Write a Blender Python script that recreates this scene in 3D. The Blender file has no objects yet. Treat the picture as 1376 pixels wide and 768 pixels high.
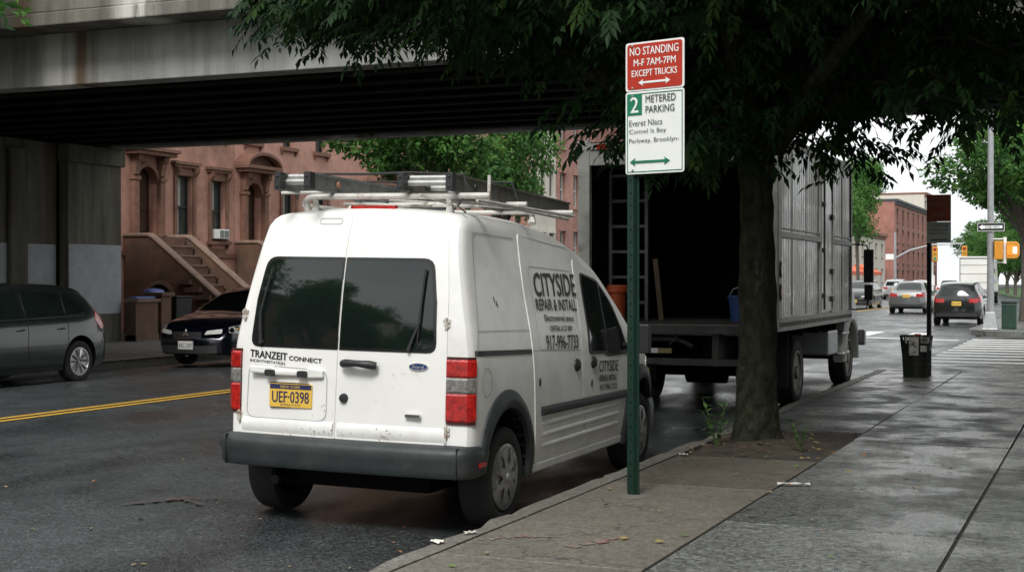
import bpy, bmesh, math, random
from mathutils import Vector, Matrix, noise
random.seed(7)
R = math.radians
PI = math.pi
C = bpy.context.scene.collection
sc = bpy.context.scene

# ------------------------------------------------------------------ materials
MATS = {}
def _nt(name):
    m = bpy.data.materials.new(name); m.use_nodes = True
    nt = m.node_tree; b = nt.nodes['Principled BSDF']
    return m, nt, b
def mat(name, col, rough=.6, metal=0., var=.15, vscale=6., bump=0., bscale=60., col2=None, rvar=0., stretch=None,
        coat=0., spec=None, trans=0., emit=None, thr=None, detail=5.):
    """principled surface; col is varied by object space noise, optional second colour in thresholded patches"""
    if name in MATS: return MATS[name]
    m, nt, b = _nt(name)
    N, Lk = nt.nodes, nt.links
    tc = N.new('ShaderNodeTexCoord'); mp = N.new('ShaderNodeMapping')
    Lk.new(tc.outputs['Object'], mp.inputs['Vector'])
    if stretch: mp.inputs['Scale'].default_value = stretch
    nz = N.new('ShaderNodeTexNoise'); nz.inputs['Scale'].default_value = vscale; nz.inputs['Detail'].default_value = detail
    nz.inputs['Roughness'].default_value = .62
    Lk.new(mp.outputs[0], nz.inputs['Vector'])
    mr = N.new('ShaderNodeMapRange'); mr.inputs['From Min'].default_value = .3; mr.inputs['From Max'].default_value = .7
    mr.inputs['To Min'].default_value = 1-var; mr.inputs['To Max'].default_value = 1+var
    Lk.new(nz.outputs['Fac'], mr.inputs['Value'])
    vm = N.new('ShaderNodeVectorMath'); vm.operation = 'SCALE'; vm.inputs[0].default_value = col[:3]
    Lk.new(mr.outputs[0], vm.inputs['Scale'])
    out = vm.outputs[0]
    if col2:
        n2 = N.new('ShaderNodeTexNoise'); n2.inputs['Scale'].default_value = vscale*(.45); n2.inputs['Detail'].default_value = 8
        n2.inputs['Roughness'].default_value = .7
        Lk.new(mp.outputs[0], n2.inputs['Vector'])
        m2 = N.new('ShaderNodeMapRange'); t = thr or (.5, .62)
        m2.inputs['From Min'].default_value = t[0]; m2.inputs['From Max'].default_value = t[1]
        Lk.new(n2.outputs['Fac'], m2.inputs['Value'])
        mx = N.new('ShaderNodeMix'); mx.data_type = 'RGBA'
        Lk.new(m2.outputs[0], mx.inputs['Factor']); Lk.new(out, mx.inputs['A']); mx.inputs['B'].default_value = (*col2[:3], 1)
        out = mx.outputs['Result']
    Lk.new(out, b.inputs['Base Color'])
    b.inputs['Roughness'].default_value = rough; b.inputs['Metallic'].default_value = metal
    if rvar:
        m3 = N.new('ShaderNodeMapRange'); m3.inputs['From Min'].default_value = .35; m3.inputs['From Max'].default_value = .65
        m3.inputs['To Min'].default_value = max(.03, rough-rvar); m3.inputs['To Max'].default_value = min(1, rough+rvar)
        n3 = N.new('ShaderNodeTexNoise'); n3.inputs['Scale'].default_value = vscale*.5; n3.inputs['Detail'].default_value = 5
        Lk.new(mp.outputs[0], n3.inputs['Vector']); Lk.new(n3.outputs['Fac'], m3.inputs['Value']); Lk.new(m3.outputs[0], b.inputs['Roughness'])
    if bump:
        nb = N.new('ShaderNodeTexNoise'); nb.inputs['Scale'].default_value = bscale; nb.inputs['Detail'].default_value = 4
        Lk.new(mp.outputs[0], nb.inputs['Vector'])
        bp = N.new('ShaderNodeBump'); bp.inputs['Strength'].default_value = min(1, bump); bp.inputs['Distance'].default_value = .01*max(1, bump)
        Lk.new(nb.outputs['Fac'], bp.inputs['Height']); Lk.new(bp.outputs[0], b.inputs['Normal'])
    if coat: b.inputs['Coat Weight'].default_value = coat; b.inputs['Coat Roughness'].default_value = .06
    if spec is not None: b.inputs['Specular IOR Level'].default_value = spec
    if trans: b.inputs['Transmission Weight'].default_value = trans
    if emit: b.inputs['Emission Color'].default_value = (*emit[:3], 1); b.inputs['Emission Strength'].default_value = emit[3]
    MATS[name] = m
    return m
def mathn(nt, op, a, b=None, c=None):
    n = nt.nodes.new('ShaderNodeMath'); n.operation = op
    for i, v in enumerate((a, b, c)):
        if v is None: continue
        if isinstance(v, (int, float)): n.inputs[i].default_value = v
        else: nt.links.new(v, n.inputs[i])
    return n.outputs[0]
def leafmat(name, c1, c2, tr=.3, vs=2.5):
    m, nt, b = _nt(name); N, Lk = nt.nodes, nt.links
    tc = N.new('ShaderNodeTexCoord'); nz = N.new('ShaderNodeTexNoise'); nz.inputs['Scale'].default_value = vs; nz.inputs['Detail'].default_value = 6
    Lk.new(tc.outputs['Object'], nz.inputs['Vector'])
    mr = N.new('ShaderNodeMapRange'); mr.inputs['From Min'].default_value = .35; mr.inputs['From Max'].default_value = .65
    Lk.new(nz.outputs['Fac'], mr.inputs['Value'])
    mx = N.new('ShaderNodeMix'); mx.data_type = 'RGBA'; mx.inputs['A'].default_value = (*c1, 1); mx.inputs['B'].default_value = (*c2, 1)
    Lk.new(mr.outputs[0], mx.inputs['Factor']); Lk.new(mx.outputs['Result'], b.inputs['Base Color'])
    b.inputs['Roughness'].default_value = .55; b.inputs['Specular IOR Level'].default_value = .2
    t = N.new('ShaderNodeBsdfTranslucent'); Lk.new(mx.outputs['Result'], t.inputs['Color'])
    ms = N.new('ShaderNodeMixShader'); ms.inputs[0].default_value = tr
    Lk.new(b.outputs[0], ms.inputs[1]); Lk.new(t.outputs[0], ms.inputs[2])
    Lk.new(ms.outputs[0], N['Material Output'].inputs['Surface'])
    MATS[name] = m
    return m
def brickmat(name, c1, c2, mortar, scale=5., axes='YZ', bw=.2, bh=.075):
    m, nt, b = _nt(name); N, Lk = nt.nodes, nt.links
    tc = N.new('ShaderNodeTexCoord'); sp = N.new('ShaderNodeSeparateXYZ'); cb = N.new('ShaderNodeCombineXYZ')
    Lk.new(tc.outputs['Object'], sp.inputs[0])
    Lk.new(mathn(nt, 'ADD', sp.outputs['X'], sp.outputs['Y']), cb.inputs[0]); Lk.new(sp.outputs['Z'], cb.inputs[1])
    br = N.new('ShaderNodeTexBrick'); br.inputs['Color1'].default_value = (*c1, 1); br.inputs['Color2'].default_value = (*c2, 1)
    br.inputs['Mortar'].default_value = (*mortar, 1); br.inputs['Scale'].default_value = 1
    br.inputs['Brick Width'].default_value = bw; br.inputs['Row Height'].default_value = bh; br.inputs['Mortar Size'].default_value = .008
    Lk.new(cb.outputs[0], br.inputs['Vector'])
    nz = N.new('ShaderNodeTexNoise'); nz.inputs['Scale'].default_value = .8; nz.inputs['Detail'].default_value = 8
    Lk.new(tc.outputs['Object'], nz.inputs['Vector'])
    mr = N.new('ShaderNodeMapRange'); mr.inputs['From Min'].default_value = .3; mr.inputs['From Max'].default_value = .7; mr.inputs['To Min'].default_value = .7; mr.inputs['To Max'].default_value = 1.25
    Lk.new(nz.outputs['Fac'], mr.inputs['Value'])
    vm = N.new('ShaderNodeVectorMath'); vm.operation = 'SCALE'; Lk.new(br.outputs['Color'], vm.inputs[0]); Lk.new(mr.outputs[0], vm.inputs['Scale'])
    Lk.new(vm.outputs[0], b.inputs['Base Color']); b.inputs['Roughness'].default_value = .85
    MATS[name] = m
    return m

# ------------------------------------------------------------------ mesh builder
class MB:
    def __init__(s): s.v = []; s.f = []; s.mi = []; s.mats = []; s.cur = 0
    def use(s, m):
        if m not in s.mats: s.mats.append(m)
        s.cur = s.mats.index(m); return s
    def add(s, vs, fs, M=None):
        o = len(s.v)
        for p in vs:
            p = Vector(p); s.v.append(tuple(M @ p) if M is not None else tuple(p))
        for f in fs: s.f.append([i+o for i in f]); s.mi.append(s.cur)
        return s
    def box(s, x0, x1, y0, y1, z0, z1, M=None):
        vs = [(x, y, z) for x in (x0, x1) for y in (y0, y1) for z in (z0, z1)]
        return s.add(vs, [(0,1,3,2),(4,6,7,5),(0,4,5,1),(2,3,7,6),(0,2,6,4),(1,5,7,3)], M)
    def prism(s, pts, axis, a, b, M=None):
        """polygon extruded along axis ('x','y','z') from a to b; pts are the other two coords in xyz order"""
        n = len(pts)
        def mk(p, t):
            return {'x': (t, p[0], p[1]), 'y': (p[0], t, p[1]), 'z': (p[0], p[1], t)}[axis]
        vs = [mk(p, a) for p in pts] + [mk(p, b) for p in pts]
        fs = [list(range(n))[::-1], list(range(n, 2*n))] + [(i, (i+1) % n, n+(i+1) % n, n+i) for i in range(n)]
        return s.add(vs, fs, M)
    def tube(s, path, r, n=8, cap=True, M=None):
        path = [Vector(p) for p in path]; rs = r if isinstance(r, (list, tuple)) else [r]*len(path)
        vs = []; fs = []
        up = Vector((0, 0, 1))
        t0 = (path[1]-path[0]).normalized()
        if abs(t0.dot(up)) > .95: up = Vector((1, 0, 0))
        a = t0.cross(up).normalized()
        for i, p in enumerate(path):
            if i == 0: t = path[1]-path[0]
            elif i == len(path)-1: t = path[-1]-path[-2]
            else: t = (path[i+1]-path[i]).normalized()+(path[i]-path[i-1]).normalized()
            t.normalize(); a = (a-t*a.dot(t)).normalized(); b = t.cross(a)
            for k in range(n):
                th = 2*PI*k/n; vs.append(p+(a*math.cos(th)+b*math.sin(th))*rs[i])
        for i in range(len(path)-1):
            for k in range(n):
                fs.append((i*n+k, i*n+(k+1) % n, (i+1)*n+(k+1) % n, (i+1)*n+k))
        if cap: fs.append(list(range(n))[::-1]); fs.append([(len(path)-1)*n+k for k in range(n)])
        return s.add(vs, fs, M)
    def lathe(s, prof, n=24, M=None, axis='z', closed=False):
        """prof: (radius, height) list"""
        vs = []; fs = []
        for r, h in prof:
            for k in range(n):
                a = 2*PI*k/n; c, q = r*math.cos(a), r*math.sin(a)
                vs.append({'z': (c, q, h), 'x': (h, c, q), 'y': (c, h, q)}[axis])
        m = len(prof)
        for i in range(m if closed else m-1):
            j = (i+1) % m
            for k in range(n): fs.append((i*n+k, i*n+(k+1) % n, j*n+(k+1) % n, j*n+k))
        if not closed:
            if prof[0][0] > 1e-5: fs.append(list(range(n))[::-1])
            if prof[-1][0] > 1e-5: fs.append([(m-1)*n+k for k in range(n)])
        return s.add(vs, fs, M)
    def build(s, name, m=None, parent=None, smooth=False, bevel=0., seg=2, recalc=True, weld=False):
        me = bpy.data.meshes.new(name); me.from_pydata(s.v, [], s.f)
        mats = s.mats or ([m] if m else [])
        if m and s.mats and m not in s.mats: mats = s.mats
        for q in mats: me.materials.append(q)
        if s.mats: me.polygons.foreach_set('material_index', s.mi)
        if recalc or weld:
            bm = bmesh.new(); bm.from_mesh(me)
            if weld: bmesh.ops.remove_doubles(bm, verts=bm.verts, dist=1e-5)
            bmesh.ops.recalc_face_normals(bm, faces=bm.faces); bm.to_mesh(me); bm.free()
        return link(name, me, parent, smooth, bevel, seg)
def link(name, me, parent=None, smooth=False, bevel=0., seg=2):
    o = bpy.data.objects.new(name, me); C.objects.link(o)
    if parent is not None: o.parent = parent
    if smooth:
        me.polygons.foreach_set('use_smooth', [True]*len(me.polygons))
        me.set_sharp_from_angle(angle=R(40 if smooth is True else smooth))
    if bevel:
        b = o.modifiers.new('bevel', 'BEVEL'); b.width = bevel; b.segments = seg; b.limit_method = 'ANGLE'; b.angle_limit = R(40)
    return o
def tag(o, label, cat=None, group=None, kind=None):
    if label: o['label'] = label
    if cat: o['category'] = cat
    if group: o['group'] = group
    if kind: o['kind'] = kind
    return o
def thing(name, label, cat, loc=(0,0,0), rot=(0,0,0), group=None):
    o = bpy.data.objects.new(name, None); C.objects.link(o); o.location = loc; o.rotation_euler = rot
    o.empty_display_size = .3
    return tag(o, label, cat, group)
def kids(o): return [c for c in bpy.data.objects if c.parent == o]
def copy_tree(o, parent=None, **kw):
    c = o.copy(); C.objects.link(c); c.parent = parent
    for ch in kids(o): copy_tree(ch, c)
    for k, v in kw.items():
        if k == 'loc': c.location = v
        elif k == 'rot': c.rotation_euler = v
        elif k == 'scale': c.scale = v
        else: c[k] = v
    return c
def pl(pts):
    """monotone cubic interpolation"""
    xs = [p[0] for p in pts]; ys = [p[1] for p in pts]; n = len(xs)
    d = [(ys[i+1]-ys[i])/(xs[i+1]-xs[i]) for i in range(n-1)]
    m = [d[0]]+[0 if d[i-1]*d[i] <= 0 else 2*d[i-1]*d[i]/(d[i-1]+d[i]) for i in range(1, n-1)]+[d[-1]]
    def f(x):
        if x <= xs[0]: return ys[0]
        if x >= xs[-1]: return ys[-1]
        i = 0
        while x > xs[i+1]: i += 1
        h = xs[i+1]-xs[i]; t = (x-xs[i])/h
        return (ys[i]*(2*t**3-3*t*t+1)+m[i]*h*(t**3-2*t*t+t)+ys[i+1]*(-2*t**3+3*t*t)+m[i+1]*h*(t**3-t*t))
    return f
def round_poly(pts, r, n=4):
    out = []; N = len(pts)
    for i, p in enumerate(pts):
        rr = r[i] if isinstance(r, (list, tuple)) else r
        a = Vector(pts[i-1]); b = Vector(p); c = Vector(pts[(i+1) % N])
        if rr <= 0: out.append(tuple(b)); continue
        u = (a-b); v = (c-b); k = min(rr, u.length*.45, v.length*.45); u.normalize(); v.normalize()
        s, e = b+u*k, b+v*k
        for j in range(n+1):
            t = j/n; q = s*(1-t)**2+b*2*t*(1-t)+e*t*t; out.append(tuple(q))
    return out
def surf_map(bm, fn, off, flip=1.):
    e = .002
    for v in bm.verts:
        u, w = v.co.x, v.co.y
        p = Vector(fn(u, w)); du = Vector(fn(u+e, w))-p; dv = Vector(fn(u, w+e))-p
        n = du.cross(dv)
        n = n.normalized()*flip if n.length > 1e-12 else Vector((0, 0, 0))
        v.co = p+n*(off+v.co.z)
def slice2d(bm, step):
    xs = [v.co.x for v in bm.verts]; ys = [v.co.y for v in bm.verts]
    for ax, lo, hi in ((0, min(xs), max(xs)), (1, min(ys), max(ys))):
        n = int((hi-lo)/step)
        for i in range(1, n+1):
            q = lo+(hi-lo)*i/(n+1); co = (q, 0, 0) if ax == 0 else (0, q, 0); no = (1, 0, 0) if ax == 0 else (0, 1, 0)
            bmesh.ops.bisect_plane(bm, geom=bm.verts[:]+bm.edges[:]+bm.faces[:], plane_co=co, plane_no=no, dist=1e-6)
def patch(name, outline, fn, m, parent, off=.004, flip=1., thick=.012, step=.12, smooth=True):
    """polygon in surface coords, wrapped onto fn, with a skirt going in"""
    bm = bmesh.new(); vs = [bm.verts.new((p[0], p[1], 0)) for p in outline]; bm.faces.new(vs)
    if bm.faces[:][0].calc_area() if False else False: pass
    slice2d(bm, step)
    bmesh.ops.triangulate(bm, faces=[f for f in bm.faces if len(f.verts) > 4])
    if thick:
        be = [e for e in bm.edges if len(e.link_faces) == 1]
        r = bmesh.ops.extrude_edge_only(bm, edges=be)
        for v in r['geom']:
            if isinstance(v, bmesh.types.BMVert): v.co.z -= thick
    surf_map(bm, fn, off, flip)
    bmesh.ops.recalc_face_normals(bm, faces=bm.faces)
    me = bpy.data.meshes.new(name); bm.to_mesh(me); bm.free()
    me.materials.append(m)
    return link(name, me, parent, smooth)
def strip_on(mb, pts, fn, w, off=.002, flip=1., n=8):
    """thin line (seam) lying on the surface"""
    P = []
    for a, b in zip(pts[:-1], pts[1:]):
        for i in range(n): P.append((a[0]+(b[0]-a[0])*i/n, a[1]+(b[1]-a[1])*i/n))
    P.append(pts[-1]); e = .002; vs = []
    for i, p in enumerate(P):
        a = P[max(i-1, 0)]; b = P[min(i+1, len(P)-1)]; t = Vector((b[0]-a[0], b[1]-a[1])).normalized(); q = Vector((-t.y, t.x))*w/2
        for s in (1, -1):
            u, v = p[0]+q.x*s, p[1]+q.y*s
            c = Vector(fn(u, v)); nrm = (Vector(fn(u+e, v))-c).cross(Vector(fn(u, v+e))-c).normalized()*flip
            vs.append(c+nrm*off)
    mb.add(vs, [(2*i, 2*i+1, 2*i+3, 2*i+2) for i in range(len(P)-1)])
def text(name, s, size, fn, m, parent, off=.003, flip=1., bold=0., xs=1., align='LEFT', spacing=1., width=None, height=None):
    cu = bpy.data.curves.new('t', 'FONT'); cu.body = s; cu.size = size; cu.align_x = align; cu.space_character = spacing
    cu.resolution_u = 3; cu.fill_mode = 'FRONT'
    o = bpy.data.objects.new('t', cu); C.objects.link(o)
    dg = bpy.context.evaluated_depsgraph_get()
    me = bpy.data.meshes.new_from_object(o.evaluated_get(dg)); bpy.data.objects.remove(o); bpy.data.curves.remove(cu)
    bm = bmesh.new(); bm.from_mesh(me)
    if bm.verts:
        x0 = min(v.co.x for v in bm.verts); x1 = max(v.co.x for v in bm.verts); y0 = min(v.co.y for v in bm.verts); y1 = max(v.co.y for v in bm.verts)
        for v in bm.verts:
            if width: v.co.x = (v.co.x-x0)/(x1-x0)*width
            else: v.co.x *= xs
            if height: v.co.y = (v.co.y-y0)/(y1-y0)*height
            v.co.z = 0
        surf_map(bm, fn, off, flip)
        if bold:
            src = [(tuple(v.co), v.index) for v in bm.verts]
    if bold and bm.verts:
        bm.verts.ensure_lookup_table(); base = list(bm.faces); e = .002
        p0 = Vector(fn(0, 0)); dirv = (Vector(fn(e, 0))-p0).normalized(); nrm = (Vector(fn(e, 0))-p0).cross(Vector(fn(0, e))-p0).normalized()*flip
        dz = (Vector(fn(0, e))-p0).normalized()
        for k, (dx, dy) in enumerate(((-1, 0), (1, 0), (0, .8), (0, -.8))):
            r_ = bmesh.ops.duplicate(bm, geom=base+list({v for f in base for v in f.verts})+list({q for f in base for q in f.edges}))
            for g in r_['geom']:
                if isinstance(g, bmesh.types.BMVert): g.co += dirv*dx*bold+dz*dy*bold*.6+nrm*.00012*(k+1)
    bm.to_mesh(me); bm.free(); me.name = name; me.materials.clear(); me.materials.append(m)
    me.polygons.foreach_set('material_index', [0]*len(me.polygons))
    return link(name, me, parent)
def boolean(o, cutter_mb, m):
    c = cutter_mb.build('cutter', m, None)
    c.matrix_world = o.matrix_world.copy() if o.parent is None else Matrix()
    md = o.modifiers.new('b', 'BOOLEAN'); md.operation = 'DIFFERENCE'; md.solver = 'EXACT'; md.object = c
    try: md.material_mode = 'TRANSFER'
    except Exception: pass
    par = o.parent; o.parent = None
    bpy.context.view_layer.update()
    dg = bpy.context.evaluated_depsgraph_get()
    me = bpy.data.meshes.new_from_object(o.evaluated_get(dg))
    o.modifiers.clear(); o.data = me; o.parent = par
    bpy.data.objects.remove(c)
    me.polygons.foreach_set('use_smooth', [True]*len(me.polygons)); me.set_sharp_from_angle(angle=R(35))
    return o

# ------------------------------------------------------------------ generic vehicle shell
class Shell:
    def __init__(s, L, zt, zb, hw, pf, lr, lf, r=.08, crown=.03, BL=.7, bulge=.04, bulgef=.08, ys=None):
        s.L = L; s.zt = pl(zt); s.zb = pl(zb); s.hw = pl(hw); s.pf = pl(pf); s.lr = pl(lr); s.lf = pl(lf)
        s.r = r; s.crown = crown; s.BL = BL; s.bulge = bulge; s.bulgef = bulgef
        s.ys = ys or sorted(set([0, .02, .05, .1, .18, .3]+[.3+i*(L-.6)/26 for i in range(1, 26)]+[L-.3, L-.18, L-.1, L-.05, L-.02, L]))
    def yo(s, y, z): return y+s.lr(z)*max(0, 1-y/s.BL)-s.lf(z)*max(0, 1-(s.L-y)/s.BL)
    def st(s, y, z):
        a = s.lr(z); b = s.lf(z)
        t = (y-a)/(1-a/s.BL)
        if t < s.BL: return max(0, t)
        D = ((s.L-y)-b)/(1-b/s.BL)
        if D < s.BL: return s.L-max(0, D)
        return y
    def wx(s, y, z):
        """half width at station y, height z"""
        zt = s.zt(y); r = s.r; ze = zt-r
        if z <= ze: return s.hw(z)*s.pf(y)
        xe = s.hw(ze)*s.pf(y); d = min(1, (z-ze)/r)
        return xe-r*(1-math.sqrt(max(0, 1-d*d)))
    def side(s, sg=1):
        return lambda y, z: (sg*s.wx(s.st(y, z), z), y, z)
    def rear(s, x, z):
        w = max(.05, s.wx(0, z)); return (x, s.lr(z)-s.bulge*(1-(x/w)**2), z)
    def front(s, x, z):
        w = max(.05, s.wx(s.L, z)); return (x, s.L-s.lf(z)+s.bulgef*(1-(x/w)**2), z)
    def top(s, x, y):
        zt = s.zt(y); ze = zt-s.r; xe = s.hw(ze)*s.pf(y); xi = xe-s.r; ax = abs(x)
        if ax <= xi: return (x, y, zt+s.crown*(1-(ax/xi)**2))
        d = min(1, (ax-xi)/s.r); return (x, y, ze+s.r*math.sqrt(max(0, 1-d*d)))
    def build(s, name, m, parent, nl=12, mb=None):
        nc = 7; half = []; vs = []; fs = []
        def halfring(y):
            out = []; zb = s.zb(y); zt = s.zt(y); r = s.r; ze = zt-r; pf = s.pf(y)
            for i in range(nl+1):
                z = zb+(ze-zb)*i/nl; out.append((s.hw(z)*pf, z))
            xe = out[-1][0]
            for k in range(1, 5):
                th = PI/2*k/4; out.append((xe-r*(1-math.cos(th)), ze+r*math.sin(th)))
            xi = xe-r
            for k in range(1, 5):
                x = xi*(1-k/4); out.append((x, zt+s.crown*(1-(x/xi)**2)))
            return out
        rings = []
        for y in s.ys:
            h = halfring(y); idx = []
            ring = [(x, z) for x, z in h]+[(-x, z) for x, z in h[-2::-1]]
            x0, z0 = h[0]
            ring += [(-x0+2*x0*j/(nc+1), z0) for j in range(1, nc+1)]
            for x, z in ring: idx.append(len(vs)); vs.append((x, s.yo(y, z), z))
            rings.append((idx, len(h)))
        n = len(rings[0][0])
        for (a, _), (b, _) in zip(rings[:-1], rings[1:]):
            for k in range(n): fs.append((a[k], a[(k+1) % n], b[(k+1) % n], b[k]))
        for (idx, nh), fnc in ((rings[0], s.rear), (rings[-1], s.front)):
            rows = []
            for i in range(nh-1):
                rt = idx[i]; lt = idx[2*nh-2-i]
                if i == 0: row = [lt]+idx[2*nh-1:]+[rt]
                else:
                    row = [lt]; xr, _, z = vs[rt]
                    for j in range(1, nc+1):
                        x = -xr+2*xr*j/(nc+1); p = list(vs[rt]); p[0] = x
                        base = vs[rt][1]; q = (1-(x/max(xr, .01))**2)
                        bl = (-s.bulge if fnc == s.rear else s.bulgef)*q
                        row.append(len(vs)); vs.append((x, base+bl, z))
                    row.append(rt)
                rows.append(row)
            c = idx[nh-1]
            for a, b in zip(rows[:-1], rows[1:]):
                for j in range(nc+1): fs.append((a[j], a[j+1], b[j+1], b[j]))
            a = rows[-1]
            for j in range(nc+1): fs.append((a[j], a[j+1], c))
        mb2 = MB(); mb2.use(m); mb2.add(vs, fs)
        return mb2.build(name, m, parent, smooth=True)

def sweep_plan(mb, path, sec):
    """path: (x,y) points in plan; sec: (out, z) closed polygon; out is to the right-hand of travel"""
    n = len(sec); vs = []; N = len(path)
    for i, p in enumerate(path):
        a = Vector(path[max(0, i-1)]); b = Vector(path[min(N-1, i+1)]); t = (b-a).normalized(); nr = Vector((t.y, -t.x))
        for o, z in sec: vs.append((p[0]+nr.x*o, p[1]+nr.y*o, z))
    fs = [(i*n+k, i*n+(k+1) % n, (i+1)*n+(k+1) % n, (i+1)*n+k) for i in range(N-1) for k in range(n)]
    fs += [list(range(n))[::-1], [(N-1)*n+k for k in range(n)]]
    mb.add(vs, fs)

# ------------------------------------------------------------------ shared materials
M_rubber = mat('tyre rubber', (.018, .018, .018), .85, var=.25, vscale=30, bump=.3, bscale=120)
M_black = mat('black plastic', (.02, .021, .022), .5, var=.2, vscale=20)
M_dark = mat('underbody black', (.006, .006, .006), .9, spec=.1)
M_seam = mat('panel gap', (.012, .012, .012), .9)
M_chrome = mat('chrome', (.62, .62, .6), .18, 1., var=.08)
M_alloy = mat('alloy', (.42, .42, .41), .35, .9, var=.12, vscale=12)
M_glassd = mat('tinted glass', (.008, .012, .011), .05, var=.2, spec=.6)
M_red = mat('red lens', (.36, .011, .008), .12, var=.5, vscale=26, bump=.25, bscale=90, coat=.6)
M_clear = mat('clear lens', (.5, .5, .48), .12, var=.3, vscale=40, bump=.3, bscale=140, coat=.6)
M_lampgrey = mat('reverse lamp lens', (.17, .165, .155), .12, var=.5, vscale=45, bump=.3, bscale=140, coat=.6)
M_amber = mat('amber lens', (.65, .25, .03), .15, coat=.5)
M_galv = mat('galvanised steel', (.36, .37, .38), .45, .6, var=.15, vscale=9)
M_white = mat('white board', (.78, .79, .77), .5, var=.03)
M_plate = mat('yellow plate', (.72, .46, .07), .45, var=.05)
M_ink = mat('black lettering', (.015, .015, .018), .5, var=.1)
M_navy = mat('navy ink', (.02, .025, .08), .5)

# ------------------------------------------------------------------ wheel
def wheel(parent, x, y, r, w, kind, sg, segs=28, z=None):
    """sg: +1 outer face to +x"""
    z = r if z is None else z
    Mx = Matrix.Translation((x, y, z))
    t = MB(); ri = r*.66; hw_ = w/2
    prof = [(ri, -hw_*.8), (ri+.02, -hw_*.96), (r*.9, -hw_), (r*.975, -hw_*.86), (r, -hw_*.6), (r, hw_*.6), (r*.975, hw_*.86), (r*.9, hw_), (ri+.02, hw_*.96), (ri, hw_*.8)]
    t.lathe(prof, segs, Mx, 'x', closed=True)
    o = t.build('wheel', M_rubber, parent, smooth=True)
    b = MB(); hwf = hw_*sg
    if kind == 'hubcap':
        mcap = mat('dirty hubcap', (.34, .34, .33), .42, .7, var=.35, vscale=14, col2=(.12, .11, .1), thr=(.5, .7))
        b.use(mcap)
        # domed disc with seven oval holes, built as ring sectors
        N = 7; rr = ri*1.0
        b.lathe([(rr, hwf*.75), (rr*1.0, hwf*.98), (rr*.93, hwf*1.04), (rr*.86, hwf*1.0)], 35, Mx, 'x')
        def dome(q): return hwf*(1.0+.14*math.cos(q/rr*PI/2))
        b.lathe([(.0, dome(0)+.012*sg), (rr*.12, dome(0)+.012*sg), (rr*.16, dome(.1*rr)), (rr*.36, dome(rr*.36))], 35, Mx, 'x')
        for k in range(N):   # spokes broad towards the rim
            a0 = 2*PI*k/N
            vs = []; fs = []
            cols = 6
            for j in range(5):
                q = rr*(.36+.52*j/4); wv = [.5, .27, .24, .3, .5][j]
                for i in range(cols+1):
                    a = a0+(i/cols-.5)*2*PI/N*wv*1.95 if j in (0, 4) else a0+(i/cols-.5)*2*PI/N*wv*2
                    vs.append((dome(q), q*math.cos(a), q*math.sin(a)))
            for j in range(4):
                for i in range(cols): fs.append((j*(cols+1)+i, j*(cols+1)+i+1, (j+1)*(cols+1)+i+1, (j+1)*(cols+1)+i))
            b.add(vs, fs, Mx)
        b.use(M_dark); b.lathe([(0.001, hwf*.7), (rr*.98, hwf*.7)], 28, Mx, 'x')
        b.build('hubcap', None, o, smooth=True)
    elif kind == 'truck':
        rr = ri; b.use(mat('grimy wheel steel', (.20, .19, .16), .6, .3, var=.3, vscale=12))
        b.lathe([(rr*1.02, hwf*.8), (rr*1.04, hwf*.98), (rr*.94, hwf*.98), (rr*.88, hwf*.5), (rr*.6, hwf*.2), (rr*.4, hwf*.55), (rr*.3, hwf*.6), (rr*.28, hwf*1.05), (.001, hwf*1.1)], 28, Mx, 'x')
        b.use(M_dark)
        for k in range(6):
            a0 = 2*PI*k/6; b.lathe([(.001, hwf*.42), (rr*.11, hwf*.40), (rr*.12, hwf*.2)], 10, Mx @ Matrix.Translation((0, rr*.68*math.cos(a0), rr*.68*math.sin(a0))), 'x')
        b.build('rim', None, o, smooth=True)
    else:
        b.use(M_alloy); rr = ri
        b.lathe([(rr*1.02, hwf*.8), (rr*1.03, hwf*.97), (rr*.93, hwf*.97), (rr*.86, hwf*.6), (rr*.84, hwf*.1)], 28, Mx, 'x')
        b.lathe([(0.001, hwf*.86), (rr*.14, hwf*.86), (rr*.2, hwf*.7), (rr*.2, hwf*.4)], 16, Mx, 'x')
        ns = 5 if kind == 'alloy' else 8
        for k in range(ns):
            a0 = 2*PI*k/ns+.3
            for d in ((-.13, .13) if kind == 'alloy' else (0,)):
                A = Vector((hwf*.8, rr*.14*math.cos(a0+d*2), rr*.14*math.sin(a0+d*2))); B = Vector((hwf*.84, rr*.93*math.cos(a0+d*2.2), rr*.93*math.sin(a0+d*2.2)))
                b.tube([A, (A+B)/2+Vector((hwf*.06, 0, 0)), B], [rr*.1, rr*.085, rr*.11], 6, M=Mx)
        b.use(M_dark); b.lathe([(0.001, hwf*.15), (rr*.99, hwf*.15)], 24, Mx, 'x')
        b.build('rim', None, o, smooth=True)
    return o

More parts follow.
